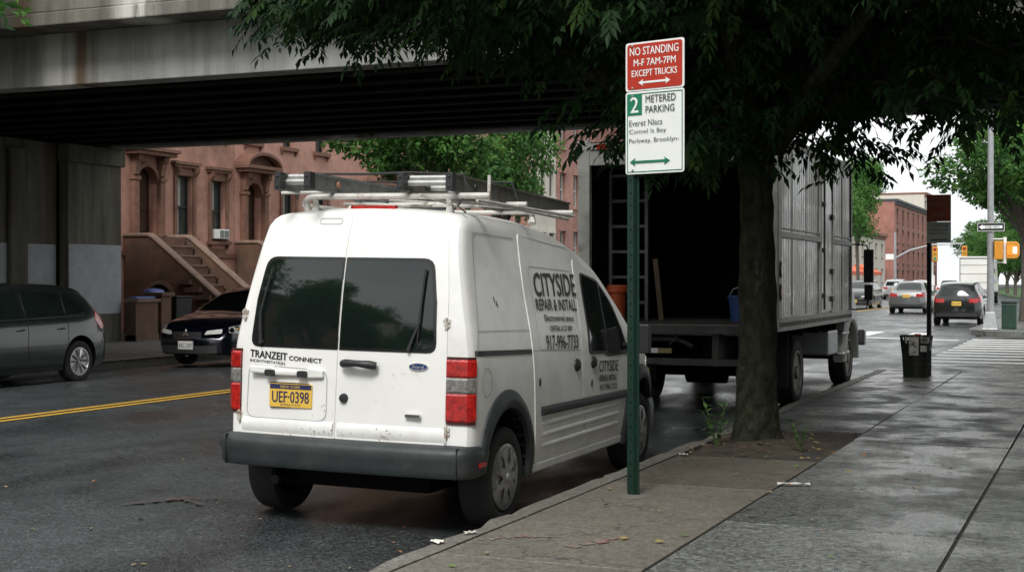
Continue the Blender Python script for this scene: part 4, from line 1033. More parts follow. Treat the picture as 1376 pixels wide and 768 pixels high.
# ================================================================== SIGNS
def sign_stack():
    t = thing('parking_sign', 'red no standing and white metered parking panels on a green post by the van', 'street sign', (-2.86, 8.80, .14))
    green = mat('green post paint', (.007, .030, .021), .5, .2, var=.25, vscale=20, col2=(.03, .035, .03), thr=(.6, .7))
    p = MB(); p.use(green)
    p.prism([(-.045, .0), (-.032, .0), (-.02, -.028), (.02, -.028), (.032, 0), (.045, 0), (.045, .006), (.028, .006), (.016, -.022), (-.016, -.022), (-.028, .006), (-.045, .006)], 'z', -.1, 2.93)
    po = p.build('post', None, t); po.rotation_euler = (0, 0, R(-14))
    q = MB(); q.use(M_dark)
    for i in range(36): q.prism([(.007*math.cos(a*PI/4), .13+i*.08+.007*math.sin(a*PI/4)) for a in range(8)], 'y', -.0286, -.0282)
    q.build('bolt_hole', None, po)
    m = MB(); m.use(mat('old concrete patch', (.13, .125, .11), .9)); m.lathe([(.13, -.02), (.11, .006), (.001, .012)], 14); m.build('footing', None, t)
    F = thing('sign_frame_dummy', None, None); bpy.data.objects.remove(F)
    Wd = .44; Mx = Matrix.Rotation(R(-14.7), 4, 'Z')
    def fn(u, v): return tuple(Mx @ Vector((-.035+u, -.038, 2.09+v)))
    def panel(name, z0, z1, m, back):
        a = MB(); a.use(m); a.prism(round_poly([(-.035, 2.09+z0), (-.035+Wd, 2.09+z0), (-.035+Wd, 2.09+z1), (-.035, 2.09+z1)], .02), 'y', -.035, -.031, Mx); return a.build(name, None, t)
    H0, H1, HT = 0, .535, .85
    white = mat('sign white', (.78, .8, .78), .4, var=.03); red = mat('sign red', (.42, .028, .012), .4, var=.08); grn = mat('sign green', (.01, .17, .09), .4); dk = mat('sign grey ink', (.06, .07, .07), .5)
    lo = panel('white_panel', H0, H1-.003, white, 1); up = panel('red_panel', H1+.001, HT, white, 1)
    def flat(par, name, pts, m, off=.0035): a = MB(); a.use(m); a.prism(pts, 'y', -.035-off, -.0352, Mx); return a.build(name, None, par)
    def rect(u0, v0, u1, v1): return [(-.035+u0, 2.09+v0), (-.035+u1, 2.09+v0), (-.035+u1, 2.09+v1), (-.035+u0, 2.09+v1)]
    flat(up, 'red_field', round_poly(rect(.014, H1+.012, Wd-.014, HT-.012), .02), red)
    def tx(par, s, u, v, w, h, m, b=.0007): text('lettering', s, h, lambda a, c: fn(u+a, v+c), m, par, .0025, bold=b, width=w, height=h)
    tx(up, 'NO STANDING', .035, HT-.085, .365, .052, white); tx(up, 'M-F 7AM-7PM', .065, HT-.155, .315, .045, white); tx(up, 'EXCEPT TRUCKS', .05, HT-.222, .34, .042, white)
    def arrow(par, u0, u1, v, hh, m):
        s = hh*1.7
        flat(par, 'arrow', [(-.035+a, 2.09+b) for a, b in ((u0, v), (u0+s, v+hh), (u0+s*.8, v+hh*.3), (u1-s*.8, v+hh*.3), (u1-s, v+hh), (u1, v), (u1-s, v-hh), (u1-s*.8, v-hh*.3), (u0+s*.8, v-hh*.3), (u0+s, v-hh))], m, .006)
    arrow(up, .10, .34, HT-.262, .022, white)
    for par, zs_ in ((up, (HT-.02, H1+.022)), (lo, (H1-.03, .025))):
        for zz in zs_:
            b = MB(); b.lathe([(.001, -.0445), (.007, -.043), (.009, -.0352)], 10, Mx @ Matrix.Translation((.02, 0, 2.09+zz)), 'y'); b.build('bolt', M_galv, par)
    # white panel
    def border(par, u0, v0, u1, v1, w, m):
        for a in ((u0, v0, u1, v0+w), (u0, v1-w, u1, v1), (u0, v0+w, u0+w, v1-w), (u1-w, v0+w, u1, v1-w)): flat(par, 'border_line', rect(*a), m, .003)
    border(lo, .012, .012, Wd-.012, H1-.016, .005, grn)
    flat(lo, 'green_square', rect(.017, H1-.155, .125, H1-.021), grn)
    tx(lo, '2', .04, H1-.138, .06, .1, white, .0015)
    tx(lo, 'METERED', .155, H1-.078, .225, .045, dk); tx(lo, 'PARKING', .155, H1-.145, .215, .045, dk)
    tx(lo, 'Everet Nlacs', .03, H1-.225, .25, .038, dk, 0); tx(lo, 'Connel Is Bey', .03, H1-.282, .28, .036, dk, 0); tx(lo, 'Parkway, Brooklyn-', .03, H1-.342, .375, .036, dk, 0)
    arrow(lo, .035, .335, .078, .024, grn)
    return t
sign_stack()
t = thing('parking_sign', 'small brown and grey parking panels on a black post behind the litter basket', 'street sign', (-2.43, 21.45, .14))
m = MB(); m.tube([(0, 0, -.1), (0, 0, 2.4)], .035, 8); m.build('post', M_black, t)
m = MB(); m.use(mat('sign brown red', (.42, .09, .04), .5)); m.box(-.03, .31, -.05, -.04, 2.25, 2.64); p1 = m.build('red_panel', None, t)
m = MB(); m.use(mat('sign dull grey', (.72, .75, .7), .5)); m.box(-.03, .31, -.05, -.04, 1.94, 2.245); m.box(-.03, .31, -.05, -.04, 1.94, 2.245) if False else None; p2 = m.build('grey_panel', None, t)
mk = mat('sign faded ink', (.05, .06, .05), .5)
f2 = lambda u, v: (u, -.052, v)
wf = mat('sign faded white', (.35, .28, .24), .5)
text('lettering', 'NO PARKING', .05, lambda u, v: f2(.0+u, 2.57+v), wf, p1, .001, width=.28, height=.035); text('lettering', 'HOTEL ZONE', .05, lambda u, v: f2(.0+u, 2.49+v), wf, p1, .001, width=.28, height=.035)
text('lettering', 'ANYTIME', .05, lambda u, v: f2(.05+u, 2.33+v), wf, p1, .001, width=.18, height=.04)
text('lettering', '1 HOUR', .05, lambda u, v: f2(.08+u, 2.17+v), mk, p2, .001, width=.19, height=.045); text('lettering', 'PARKING', .05, lambda u, v: f2(.04+u, 2.11+v), mk, p2, .001, width=.22, height=.035); text('lettering', '9AM-7PM', .05, lambda u, v: f2(.0+u, 2.06+v), mk, p2, .001, width=.24, height=.03)
m = MB(); m.use(mk); m.box(.03, .26, -.0535, -.051, 1.975, 1.99); m.build('arrow', None, p2)

# litter basket
t = thing('litter_basket', 'dark wire litter basket full of rubbish on the corner', 'litter basket', (-2.55, 20.95, .14))
m = MB(); n = 30
for k in range(n):
    a = 2*PI*k/n; c, s_ = math.cos(a), math.sin(a); m.tube([(.175*c, .175*s_, 0), (.19*c, .19*s_, .3), (.225*c, .225*s_, .6)], .007, 4)
for r_, z in ((.178, .01), (.185, .2), (.195, .38), (.212, .52), (.226, .6)): m.lathe([(r_-.006, z-.008), (r_+.006, z-.008), (r_+.006, z+.008), (r_-.006, z+.008)], 30, closed=True)
m.build('wire_cage', mat('dark green wire', (.015, .022, .016), .6), t)
m = MB(); m.lathe([(.165, .01), (.172, .2), (.185, .4), (.2, .54), (.12, .57), (.001, .55)], 22); m.build('bin_liner', mat('bin liner', (.012, .013, .012), .35, bump=1, bscale=16), t, smooth=True)
m = MB(); m.use(mat('faded sticker', (.36, .36, .33), .6, var=.3, vscale=20, col2=(.08, .08, .07), thr=(.5, .55)))
for a0, a1, z0, z1 in ((250, 285, .33, .6), (292, 330, .5, .59), (292, 318, .38, .47), (235, 243, .5, .58), (335, 345, .4, .55)):
    vs = []; k = 6
    for i in range(k+1):
        a = R(a0+(a1-a0)*i/k)
        for z in (z0, z1): rr = .200+.035*(z/.6)-.004; vs.append((rr*math.cos(a), rr*math.sin(a), z))
    m.add(vs, [(2*i, 2*i+1, 2*i+3, 2*i+2) for i in range(k)])
m.build('sticker', None, t)
m = MB(); rnd = random.Random(2)
m.use(mat('rubbish red', (.5, .05, .04), .6)); m.box(-.03, .05, -.08, -.02, .56, .63, Matrix.Rotation(.3, 4, 'Z')); m.use(M_white); m.box(.03, .09, -.03, .02, .555, .61); m.box(-.12, -.05, .0, .07, .55, .585); m.build('rubbish', None, t)

# lamp pole on the far corner
t = thing('lamp_post', 'grey galvanised pole on the far corner carrying a one way sign and yellow signal', 'lamp post', (-3.05, 41.5, .14))
m = MB(); m.prism([(-.22, -.22), (.22, -.22), (.22, .22), (-.22, .22)], 'z', 0, .05); vs = []
m.add([(-.2, -.2, .05), (.2, -.2, .05), (.2, .2, .05), (-.2, .2, .05), (-.13, -.13, .5), (.13, -.13, .5), (.13, .13, .5), (-.13, .13, .5)], [(0, 1, 5, 4), (1, 2, 6, 5), (2, 3, 7, 6), (3, 0, 4, 7), (4, 5, 6, 7)])
m.build('base', M_galv, t, bevel=.02)
m = MB(); m.tube([(0, 0, .45), (0, 0, 8.5)], [.1, .06], 12); m.tube([(0, 0, 8.3), (-.8, 0, 8.9), (-2.2, 0, 9.0)], .035, 8); m.build('pole', M_galv, t, smooth=True)
m = MB(); m.box(-2.6, -2.0, -.12, .12, 8.93, 9.05); m.build('lamp_head', M_galv, t, bevel=.03)
m = MB(); m.use(M_ink); m.box(-.34, .38, -.13, -.115, 2.74, 2.98); sg_ = m.build('one_way_sign', None, t)
m = MB(); m.use(M_white)
m.prism([(-.30, 2.86), (-.2, 2.93), (-.2, 2.90), (.32, 2.90), (.32, 2.82), (-.2, 2.82), (-.2, 2.79)], 'y', -.1345, -.131)
for a in ((-.335, 2.965, .375, 2.975), (-.335, 2.745, .375, 2.755), (-.335, 2.755, -.325, 2.965), (.365, 2.755, .375, 2.965)): m.prism([(a[0], a[1]), (a[2], a[1]), (a[2], a[3]), (a[0], a[3])], 'y', -.1342, -.131)
m.build('arrow', None, sg_)
text('lettering', 'ONE WAY', .1, lambda u, v: (-.14+u, -.1352, 2.832+v), M_ink, sg_, .0005, width=.4, height=.055, bold=.002)
sy = mat('signal yellow', (.60, .25, .02), .5)
m = MB(); m.use(sy); m.box(.11, .34, -.15, .2, 1.96, 2.47); m.prism(round_poly([(.42, 1.98), (.70, 1.98), (.76, 2.07), (.76, 2.37), (.70, 2.45), (.42, 2.45)], .04), 'y', -.15, .15); so = m.build('signal_housing', None, t, bevel=.02)
m = MB(); m.use(mat('signal hand orange', (.8, .16, .02), .4, emit=(1., .25, .03, .6))); m.box(.45, .57, -.17, -.152, 2.08, 2.34); m.use(mat('signal glow', (.8, .8, .75), .4, emit=(1, .95, .85, 1.2))); m.box(.60, .70, -.17, -.152, 2.12, 2.30); m.build('signal_lens', None, so)
m = MB(); m.tube([(.38, 0, 1.85), (.38, 0, 2.58)], .045, 8); m.tube([(0, 0, 2.53), (.38, 0, 2.53)], .02, 6); m.tube([(0, 0, 1.88), (.38, 0, 1.88)], .02, 6); m.build('bracket', M_white, t)
# green bin by lamp
t = thing('recycling_bin', 'tall dark green bin standing behind the grey lamp pole', 'bin', (-2.62, 42.6, .14))
m = MB(); m.box(-.2, .2, -.2, .2, .0, .72); m.build('body', mat('dark green bin', (.012, .04, .028), .5), t, bevel=.03)
m = MB(); m.box(-.22, .22, -.22, .22, .722, .8); m.build('lid', mat('dark green lid', (.01, .03, .022), .5), t, bevel=.03)

# far white box truck
t = thing('box_truck', 'white box truck with graffiti on its side beyond the parked black car', 'truck', (-7.2, 86, .07))
wt = mat('white truck body', (.74, .74, .70), .5, var=.08, vscale=1.2, col2=(.5, .48, .43), thr=(.6, .8))
m = MB(); m.use(wt); m.box(-.85, .85, 0, 5.6, .75, 2.8); bo = m.build('cargo_box', None, t, bevel=.03)
m = MB(); m.use(M_galv); m.box(-.80, .80, -.03, -.005, .85, .9); m.box(-.84, -.78, -.03, -.005, .8, 2.75); m.box(.78, .84, -.03, -.005, .8, 2.75); m.box(-.8, .8, -.03, -.005, 2.68, 2.75)
for z in (1.3, 1.8, 2.3): m.box(-.78, .78, -.02, -.004, z, z+.02)
m.build('roll_door', None, bo)
m = MB(); rnd = random.Random(4)
for c in ((.55, .45, .02), (.5, .04, .08), (.03, .2, .35), (.03, .03, .03)):
    m.use(mat('graffiti %.2f' % c[0]+str(c[2]), c, .6))
    for i in range(4):
        y = rnd.uniform(.2, 4.5); z = rnd.uniform(1.0, 2.2); m.tube([(.853, y+.5*rnd.random(), z+.3*rnd.random()) for j in range(5)], .03, 4)
m.build('graffiti', None, bo)
m = MB(); m.use(M_dark); m.box(-.8, .8, 0, 7, .45, .7); m.box(-.8, .8, -.1, 0, .45, .6); m.build('chassis', None, t)
m = MB(); m.use(wt); m.prism([(5.7, .6), (7.4, .6), (7.4, 1.3), (6.9, 1.4), (6.6, 2.1), (5.7, 2.1)], 'x', -.8, .8); m.build('cab', None, t, bevel=.05)
for y in (1.2, 6.6):
    for s_ in (1, -1): wheel(t, s_*.72, y, .38, .22, 'truck', s_, 16)

# mast arm signals
def mast(x, Y):
    t = thing('traffic_signal', 'mast arm reaching over the road with two yellow signal heads', 'traffic signal', (x, Y, .14))
    m = MB(); m.tube([(0, 0, 0), (0, 0, 5.2)], [.13, .09], 10); m.build('pole', M_galv, t, smooth=True)
    m = MB(); m.tube([(0, 0, 3.1), (1.2, 0, 3.75), (2.8, 0, 4.15), (5.3, 0, 4.25)], [.09, .08, .06, .05], 8); m.build('mast_arm', M_galv, t, smooth=True)
    for x2, z in ((3.1, 4.0), (5.35, 4.05)):
        m = MB(); m.use(sy); m.box(x2-.2, x2+.2, -.15, .15, z-1.15, z); h = m.build('signal_head', None, t, bevel=.03)
        for i, c in enumerate(((.25, .02, .02), (.3, .2, .02), (.02, .25, .12))):
            m = MB(); m.use(mat('lens%d' % i, c, .3)); m.lathe([(.001, -.17), (.11, -.165), (.13, -.15)], 12, Matrix.Translation((x2, 0, z-.22-i*.36)), 'y'); m.build('lens', None, h)
    m = MB(); m.use(M_white); m.box(-.75, -.1, -.05, -.02, 3.0, 3.45); m.build('street_sign', None, t)
    return t
mast(-15.9, 117)
t = thing('signal_post', 'white post with small signal under the mast arm', 'post', (-13.1, 118, .06))
m = MB(); m.tube([(0, 0, 0), (0, 0, 2.9)], .07, 8); m.build('post', M_white, t)
m = MB(); m.use(M_white); m.box(-.17, .17, -.1, .1, 1.0, 1.8); m.build('signal_box', None, t, bevel=.02)

# ================================================================== GROUND
def sheet(name, xs, ys, zf, m):
    mb = MB(); mb.use(m); vs = [(x, y, zf(x, y)) for y in ys for x in xs]; nx = len(xs)
    mb.add(vs, [(j*nx+i, j*nx+i+1, (j+1)*nx+i+1, (j+1)*nx+i) for j in range(len(ys)-1) for i in range(nx-1)])
    o = mb.build(name, None, None, smooth=True, recalc=False); o['kind'] = 'structure'; return o
def asphalt():
    m, nt, b = _nt('wet asphalt'); N, Lk = nt.nodes, nt.links
    tc = N.new('ShaderNodeTexCoord')
    def nz(sc_, det=5, rough=.6, st=None):
        n = N.new('ShaderNodeTexNoise'); n.inputs['Scale'].default_value = sc_; n.inputs['Detail'].default_value = det; n.inputs['Roughness'].default_value = rough
        if st:
            mp = N.new('ShaderNodeMapping'); mp.inputs['Scale'].default_value = st; Lk.new(tc.outputs['Object'], mp.inputs[0]); Lk.new(mp.outputs[0], n.inputs['Vector'])
        else: Lk.new(tc.outputs['Object'], n.inputs['Vector'])
        return n.outputs['Fac']
    def mrg(v, a, b_, c, d):
        n = N.new('ShaderNodeMapRange'); n.inputs['From Min'].default_value = a; n.inputs['From Max'].default_value = b_; n.inputs['To Min'].default_value = c; n.inputs['To Max'].default_value = d; Lk.new(v, n.inputs['Value']); return n.outputs[0]
    big = nz(.35, 6, .6, (1, .25, 1)); mid = nz(2.2, 6); fine = nz(48, 3, .8); grit = nz(110, 2, .8)
    v = mathn(nt, 'MULTIPLY', mrg(big, .3, .7, .7, 1.35), mrg(mid, .3, .7, .8, 1.25))
    v = mathn(nt, 'MULTIPLY', v, mrg(fine, .38, .64, .3, 2.5)); v = mathn(nt, 'MULTIPLY', v, mrg(nz(20, 4, .85), .38, .64, .65, 1.5)); v = mathn(nt, 'MULTIPLY', v, mrg(grit, .4, .7, .6, 2.6))
    vm = N.new('ShaderNodeVectorMath'); vm.operation = 'SCALE'; vm.inputs[0].default_value = (.0185, .021, .022); Lk.new(v, vm.inputs['Scale']); Lk.new(vm.outputs[0], b.inputs['Base Color'])
    wet = nz(.9, 5, .6, (1, .4, 1)); Lk.new(mrg(wet, .38, .62, .5, .2), b.inputs['Roughness'])
    vo = N.new('ShaderNodeTexVoronoi'); vo.inputs['Scale'].default_value = 110; Lk.new(tc.outputs['Object'], vo.inputs['Vector'])
    bp = N.new('ShaderNodeBump'); bp.inputs['Strength'].default_value = .35; bp.inputs['Distance'].default_value = .003
    Lk.new(vo.outputs['Distance'], bp.inputs['Height']); Lk.new(bp.outputs[0], b.inputs['Normal'])
    return m
M_asph = asphalt()
xs = [-15.9, -14.5, -13, -11.6, -10.3, -8.6, -6.8, -5, -3.35]
sheet('road', xs, [-30, -10, 0, 4, 8, 12, 16, 20, 24, 30, 40, 60, 90, 140, 220, 400], lambda x, y: roadz(x), M_asph)
sheet('cross_street', [-3.35, 10, 80], [24.6, 34, 40.2], lambda x, y: -.003, M_asph)
sheet('ground', [-119, -60, -16, 59], [-59, -30, 40, 200, 419], lambda x, y: -.06, mat('earth', (.10, .09, .07), .95, vscale=.3))
def conc(name, c, **k): return mat(name, c, k.pop('rough', .6), var=k.pop('var', .22), vscale=k.pop('vscale', 3), bump=.5, bscale=130, rvar=k.pop('rvar', .22), **k)
def conc2(name, c, speck=.35, wet=True, big=.3):
    m, nt, b = _nt(name); N, Lk = nt.nodes, nt.links
    tc = N.new('ShaderNodeTexCoord')
    def nz(s, d=5, r=.6):
        n = N.new('ShaderNodeTexNoise'); n.inputs['Scale'].default_value = s; n.inputs['Detail'].default_value = d; n.inputs['Roughness'].default_value = r; Lk.new(tc.outputs['Object'], n.inputs['Vector']); return n.outputs['Fac']
    def mrg(v, a, b_, c_, d):
        n = N.new('ShaderNodeMapRange'); n.inputs['From Min'].default_value = a; n.inputs['From Max'].default_value = b_; n.inputs['To Min'].default_value = c_; n.inputs['To Max'].default_value = d; Lk.new(v, n.inputs['Value']); return n.outputs[0]
    v = mathn(nt, 'MULTIPLY', mrg(nz(.8, 8), .3, .7, 1-big, 1+big), mrg(nz(7, 6, .7), .3, .7, .85, 1.15))
    v = mathn(nt, 'MULTIPLY', v, mrg(nz(75, 3, .8), .35, .68, 1-speck, 1+speck*2.2))
    v = mathn(nt, 'MULTIPLY', v, mrg(nz(26, 4, .85), .38, .64, 1-speck*.8, 1+speck*1.5))
    vg = N.new('ShaderNodeTexVoronoi'); vg.inputs['Scale'].default_value = 4.5; vg.inputs['Randomness'].default_value = 1; Lk.new(tc.outputs['Object'], vg.inputs['Vector'])
    v = mathn(nt, 'MULTIPLY', v, mrg(vg.outputs['Distance'], .05, .09, .45, 1.))
    vc = N.new('ShaderNodeTexVoronoi'); vc.feature = 'DISTANCE_TO_EDGE'; vc.inputs['Scale'].default_value = .55
    nw = N.new('ShaderNodeTexNoise'); nw.inputs['Scale'].default_value = 5; nw.inputs['Detail'].default_value = 8; Lk.new(tc.outputs['Object'], nw.inputs['Vector'])
    va = N.new('ShaderNodeVectorMath'); va.operation = 'MULTIPLY_ADD'; va.inputs[1].default_value = (.35, .35, .35); Lk.new(nw.outputs['Color'], va.inputs[0]); Lk.new(tc.outputs['Object'], va.inputs[2]); Lk.new(va.outputs[0], vc.inputs['Vector'])
    v = mathn(nt, 'MULTIPLY', v, mrg(vc.outputs['Distance'], .0, .006, .4, 1.))
    vm = N.new('ShaderNodeVectorMath'); vm.operation = 'SCALE'; vm.inputs[0].default_value = c; Lk.new(v, vm.inputs['Scale']); Lk.new(vm.outputs[0], b.inputs['Base Color'])
    Lk.new(mrg(nz(1.6, 6, .65), .38, .60, .62, .13 if wet else .55), b.inputs['Roughness'])
    bp = N.new('ShaderNodeBump'); bp.inputs['Strength'].default_value = .35; bp.inputs['Distance'].default_value = .004; Lk.new(nz(160, 3, .7), bp.inputs['Height']); Lk.new(bp.outputs[0], b.inputs['Normal'])
    return m
tan = conc2('tan concrete', (.118, .108, .09), .3, False, .18)
tan2 = conc2('brown concrete', (.085, .077, .062), .3, False, .18)
wet1 = conc2('wet grey concrete', (.072, .076, .073), .6, True); wet2 = conc2('dark wet concrete', (.048, .051, .049), .6, True); wet3 = conc2('light wet concrete', (.10, .104, .10), .55, True)
# sidewalk slabs
M_joint = mat('joint grit', (.03, .028, .024), .95)
def slabs(name, cols, rows, pit=None, pick=None, z0=.0, z1=.14, seed=1):
    mb = MB(); rnd = random.Random(seed); g = .010
    for i in range(len(cols)-1):
        for j in range(len(rows)-1):
            x0, x1, y0, y1 = cols[i], cols[i+1], rows[j], rows[j+1]
            if pit and x1 <= pit[1]+.01 and x0 >= pit[0]-.01 and y0 >= pit[2]-.01 and y1 <= pit[3]+.01: continue
            mb.use(pick(i, j, (x0+x1)/2, (y0+y1)/2, rnd)); d = rnd.uniform(-.004, .004); e = rnd.uniform(-.002, .002)
            a, b_, c, d_ = x0+g, x1-g, y0+g, y1-g; t = z1+d; bv = .004
            vs = [(a, c, t-bv), (b_, c, t-bv), (b_, d_, t-bv+e), (a, d_, t-bv+e), (a+bv, c+bv, t), (b_-bv, c+bv, t), (b_-bv, d_-bv, t+e), (a+bv, d_-bv, t+e), (a, c, z0), (b_, c, z0), (b_, d_, z0), (a, d_, z0)]
            mb.add(vs, [(4, 5, 6, 7), (0, 1, 5, 4), (1, 2, 6, 5), (2, 3, 7, 6), (3, 0, 4, 7), (8, 9, 1, 0), (9, 10, 2, 1), (10, 11, 3, 2), (11, 8, 0, 3)])
    o = mb.build(name, None, None, recalc=False); o['kind'] = 'structure'; return o
PIT = (-3.19, -2.08, 11.0, 13.2)
rows = [-12, -9, -6, -3, 0, 3.6, 6.54, 9.35, 11.0, 13.2, 14.9, 16.5, 18.1, 19.7, 21.3, 22.6]
def pk(i, j, x, y, rnd):
    if i == 0: return tan if y < 10 else (tan2 if y < 12 else rnd.choice([wet1, wet3]))
    return rnd.choice([wet1, wet2, wet3, wet1])
s1 = slabs('sidewalk', [-3.19, -2.075], rows, PIT, pk, seed=3)
rows2 = [-12, -9, -6, -3, 0, 3.4, 5.0, 8.05, 9.55, 11.1, 12.5, 13.9, 15.3, 16.7, 18.1, 19.6, 21.1, 22.6]
s2 = slabs('sidewalk', [-2.075, -.76, .55, 1.86, 3.2, 4.6], rows2, None, lambda i, j, x, y, r: pk(1, j, x, y, r), seed=6)
m = MB(); m.use(M_joint); m.box(-3.19, 4.6, -12, 22.6, .0, .118); o = m.build('sidewalk_base', None); o['kind'] = 'structure'
# kerb with ragged edge
kerbm = conc2('kerb stone', (.12, .115, .10), .3, False, .3)
def kerb(name, x0, x1, ya, yb, h=.145, step=.5, m_=None):
    mb = MB(); mb.use(m_ or kerbm); rnd = random.Random(9); y = ya; 
    while y < yb-.01:
        y2 = min(yb, y+1.8); n = 8; prev = None; vs = []
        for i in range(n+1):
            t = y+.004+(y2-y-.008)*i/n; w = rnd.uniform(-.008, .008); q = (rnd.uniform(.015, .04) if rnd.random() < .22 else rnd.uniform(0, .012)) if x0 < x1 else 0
            vs += [(x0+w, t, -.05), (x0+w*.5+.004, t, h-.03-q), (x0+.025+w+q, t, h-q*.3), (x1, t, h+rnd.uniform(-.002, .002)), (x1, t, -.05)]
        mb.add(vs, [(i*5+k, i*5+k+1, i*5+k+6, i*5+k+5) for i in range(n) for k in range(4)]+[(0, 1, 2, 3, 4), (n*5, n*5+1, n*5+2, n*5+3, n*5+4)])
        y = y2
    o = mb.build(name, None, None); o['kind'] = 'structure'; return o
kerb('kerb', -3.36, -3.195, -12, 22.6)
# rounded corner at the crossing
m = MB(); m.use(wet1); cx, cy, r_ = -1.4, 22.6, 1.96; pts = [(cx+r_*math.cos(R(a)), cy+r_*math.sin(R(a))) for a in range(180, 89, -9)]+[(4.6, 24.56), (4.6, 22.6)]
m.prism(pts, 'z', -.02, .135); o = m.build('sidewalk', None, None); o['kind'] = 'structure'
m = MB(); m.use(wet3); cx, cy = -1.6, 42.3; r_ = 2.1; pts = [(4.6, 40.2), (4.6, 60), (4.6, 400), (-3.7, 400), (-3.7, 42.3)]+[(cx+r_*math.cos(R(a)), cy+r_*math.sin(R(a))) for a in range(180, 271, 9)]
m.prism(pts, 'z', -.02, .14); o = m.build('sidewalk', None, None); o['kind'] = 'structure'
# left sidewalk
lw = conc2('far concrete', (.10, .095, .085), .2, False, .25)
slabs('sidewalk', [-20.9, -19.2, -17.5, -16.05], [-30+2*i for i in range(120)], None, lambda i, j, x, y, r: lw, seed=8)
m = MB(); m.use(M_joint); m.box(-45, -16.05, -30, 400, -.02, .12); o = m.build('sidewalk_base', None); o['kind'] = 'structure'
kerb('kerb', -15.9, -16.045, -30, 210)
# soil in the tree pit
m = MB(); n = 22; mm = 40; vs = []
for j in range(mm+1):
    for i in range(n+1):
        x = PIT[0]+(PIT[1]-PIT[0])*i/n; y = PIT[2]+(PIT[3]-PIT[2])*j/mm; d = math.hypot(x+2.86, y-12.2)
        vs.append((x, y, .115+.05*math.exp(-d*d*4)+.03*noise.noise(Vector((x*6, y*6, 0)))))
m.add(vs, [(j*(n+1)+i, j*(n+1)+i+1, (j+1)*(n+1)+i+1, (j+1)*(n+1)+i) for j in range(mm) for i in range(n)])
o = m.build('soil', mat('tree pit soil', (.05, .038, .026), .95, var=.5, vscale=12, bump=1.5, bscale=40), None, smooth=True); o['kind'] = 'structure'
# road paint
yel = mat('yellow road paint', (.50, .29, .03), .6, var=.2, vscale=14, col2=(.12, .09, .03), thr=(.58, .72))
wht = mat('white road paint', (.62, .62, .6), .5, var=.15, vscale=7, col2=(.2, .2, .2), thr=(.56, .7))
def painted(name, quads, m_, z):
    mb = MB(); mb.use(m_)
    for q in quads:
        (x0, y0), (x1, y1), (x2, y2), (x3, y3) = q; vs = []
        n = 1; mb.add([(x, y, z(x)) for x, y in q], [(0, 1, 2, 3)])
    o = mb.build(name, None, None, recalc=False); o['kind'] = 'structure'; return o
Q = []
for xc in (-10.27, -10.47):
    for (a, b_) in ((-30, 22.5), (46, 200)): Q.append([(xc-.05, a), (xc+.05, a), (xc+.05, b_), (xc-.05, b_)])
painted('centre_line', Q, yel, lambda x: roadz(-10.3)+.0015+.004)
Q = []
for i in range(11):
    y = 26.2+i*1.15; Q.append([(-3.25+(.0), y), (4.2, y), (4.2, y+.55), (-3.25, y+.55)])
painted('crosswalk', Q, wht, lambda x: .003)
Q = []
for i in range(9):
    x = -4.2-i*1.3; Q.append([(x-.5, 23.4), (x, 23.4), (x, 26.6), (x-.5, 26.6)])
for i in range(9):
    x = -4.6-i*1.3; Q.append([(x-.5, 38.5), (x, 38.5), (x, 41.5), (x-.5, 41.5)])
painted('crosswalk', Q, wht, lambda x: roadz(x)+.005)
painted('stop_line', [[(-10.0, 36.9), (-3.5, 36.9), (-3.5, 37.4), (-10.0, 37.4)]], wht, lambda x: roadz(x)+.008)
pk_ = mat('faded pink spray', (.20, .075, .062), .7, var=.3, vscale=30, col2=(.2, .17, .14), thr=(.42, .5))
def scribble(name, pts, w, z, m_):
    mb = MB(); mb.use(m_); rnd = random.Random(len(pts)*7+int(w*1000)); P = []
    for a, b_ in zip(pts[:-1], pts[1:]):
        for i in range(9):
            t = i/9+rnd.uniform(-.03, .03); u = t+rnd.uniform(.04, .12); j = lambda: rnd.uniform(-.012, .012)
            P.append(((a[0]+(b_[0]-a[0])*t+j(), a[1]+(b_[1]-a[1])*t+j()), (a[0]+(b_[0]-a[0])*u+j(), a[1]+(b_[1]-a[1])*u+j()), w*rnd.uniform(.25, 1.1)))
    for k, (a, b_, w) in enumerate(P):
        d = Vector((b_[0]-a[0], b_[1]-a[1])).normalized(); q = Vector((-d.y, d.x))*w/2; z += .00015
        mb.add([(a[0]+q.x, a[1]+q.y, z), (a[0]-q.x, a[1]-q.y, z), (b_[0]-q.x, b_[1]-q.y, z), (b_[0]+q.x, b_[1]+q.y, z)], [(0, 1, 2, 3)])
    o = mb.build(name, None, None); o['kind'] = 'structure'
scribble('spray_mark', [(-3.14, 6.95), (-2.95, 7.15), (-2.75, 7.2)], .09, .1465, pk_); scribble('spray_mark', [(-2.62, 6.95), (-2.42, 7.35)], .09, .1465, pk_)
pk2 = mat('faded pink spray on road', (.075, .036, .032), .7, var=.3, vscale=30, col2=(.05, .05, .05), thr=(.46, .56))
scribble('spray_mark', [(-6.05, 7.62), (-5.85, 8.0), (-5.62, 8.15)], .08, .058, pk2); scribble('spray_mark', [(-5.85, 8.02), (-5.55, 7.85)], .08, .056, pk2)

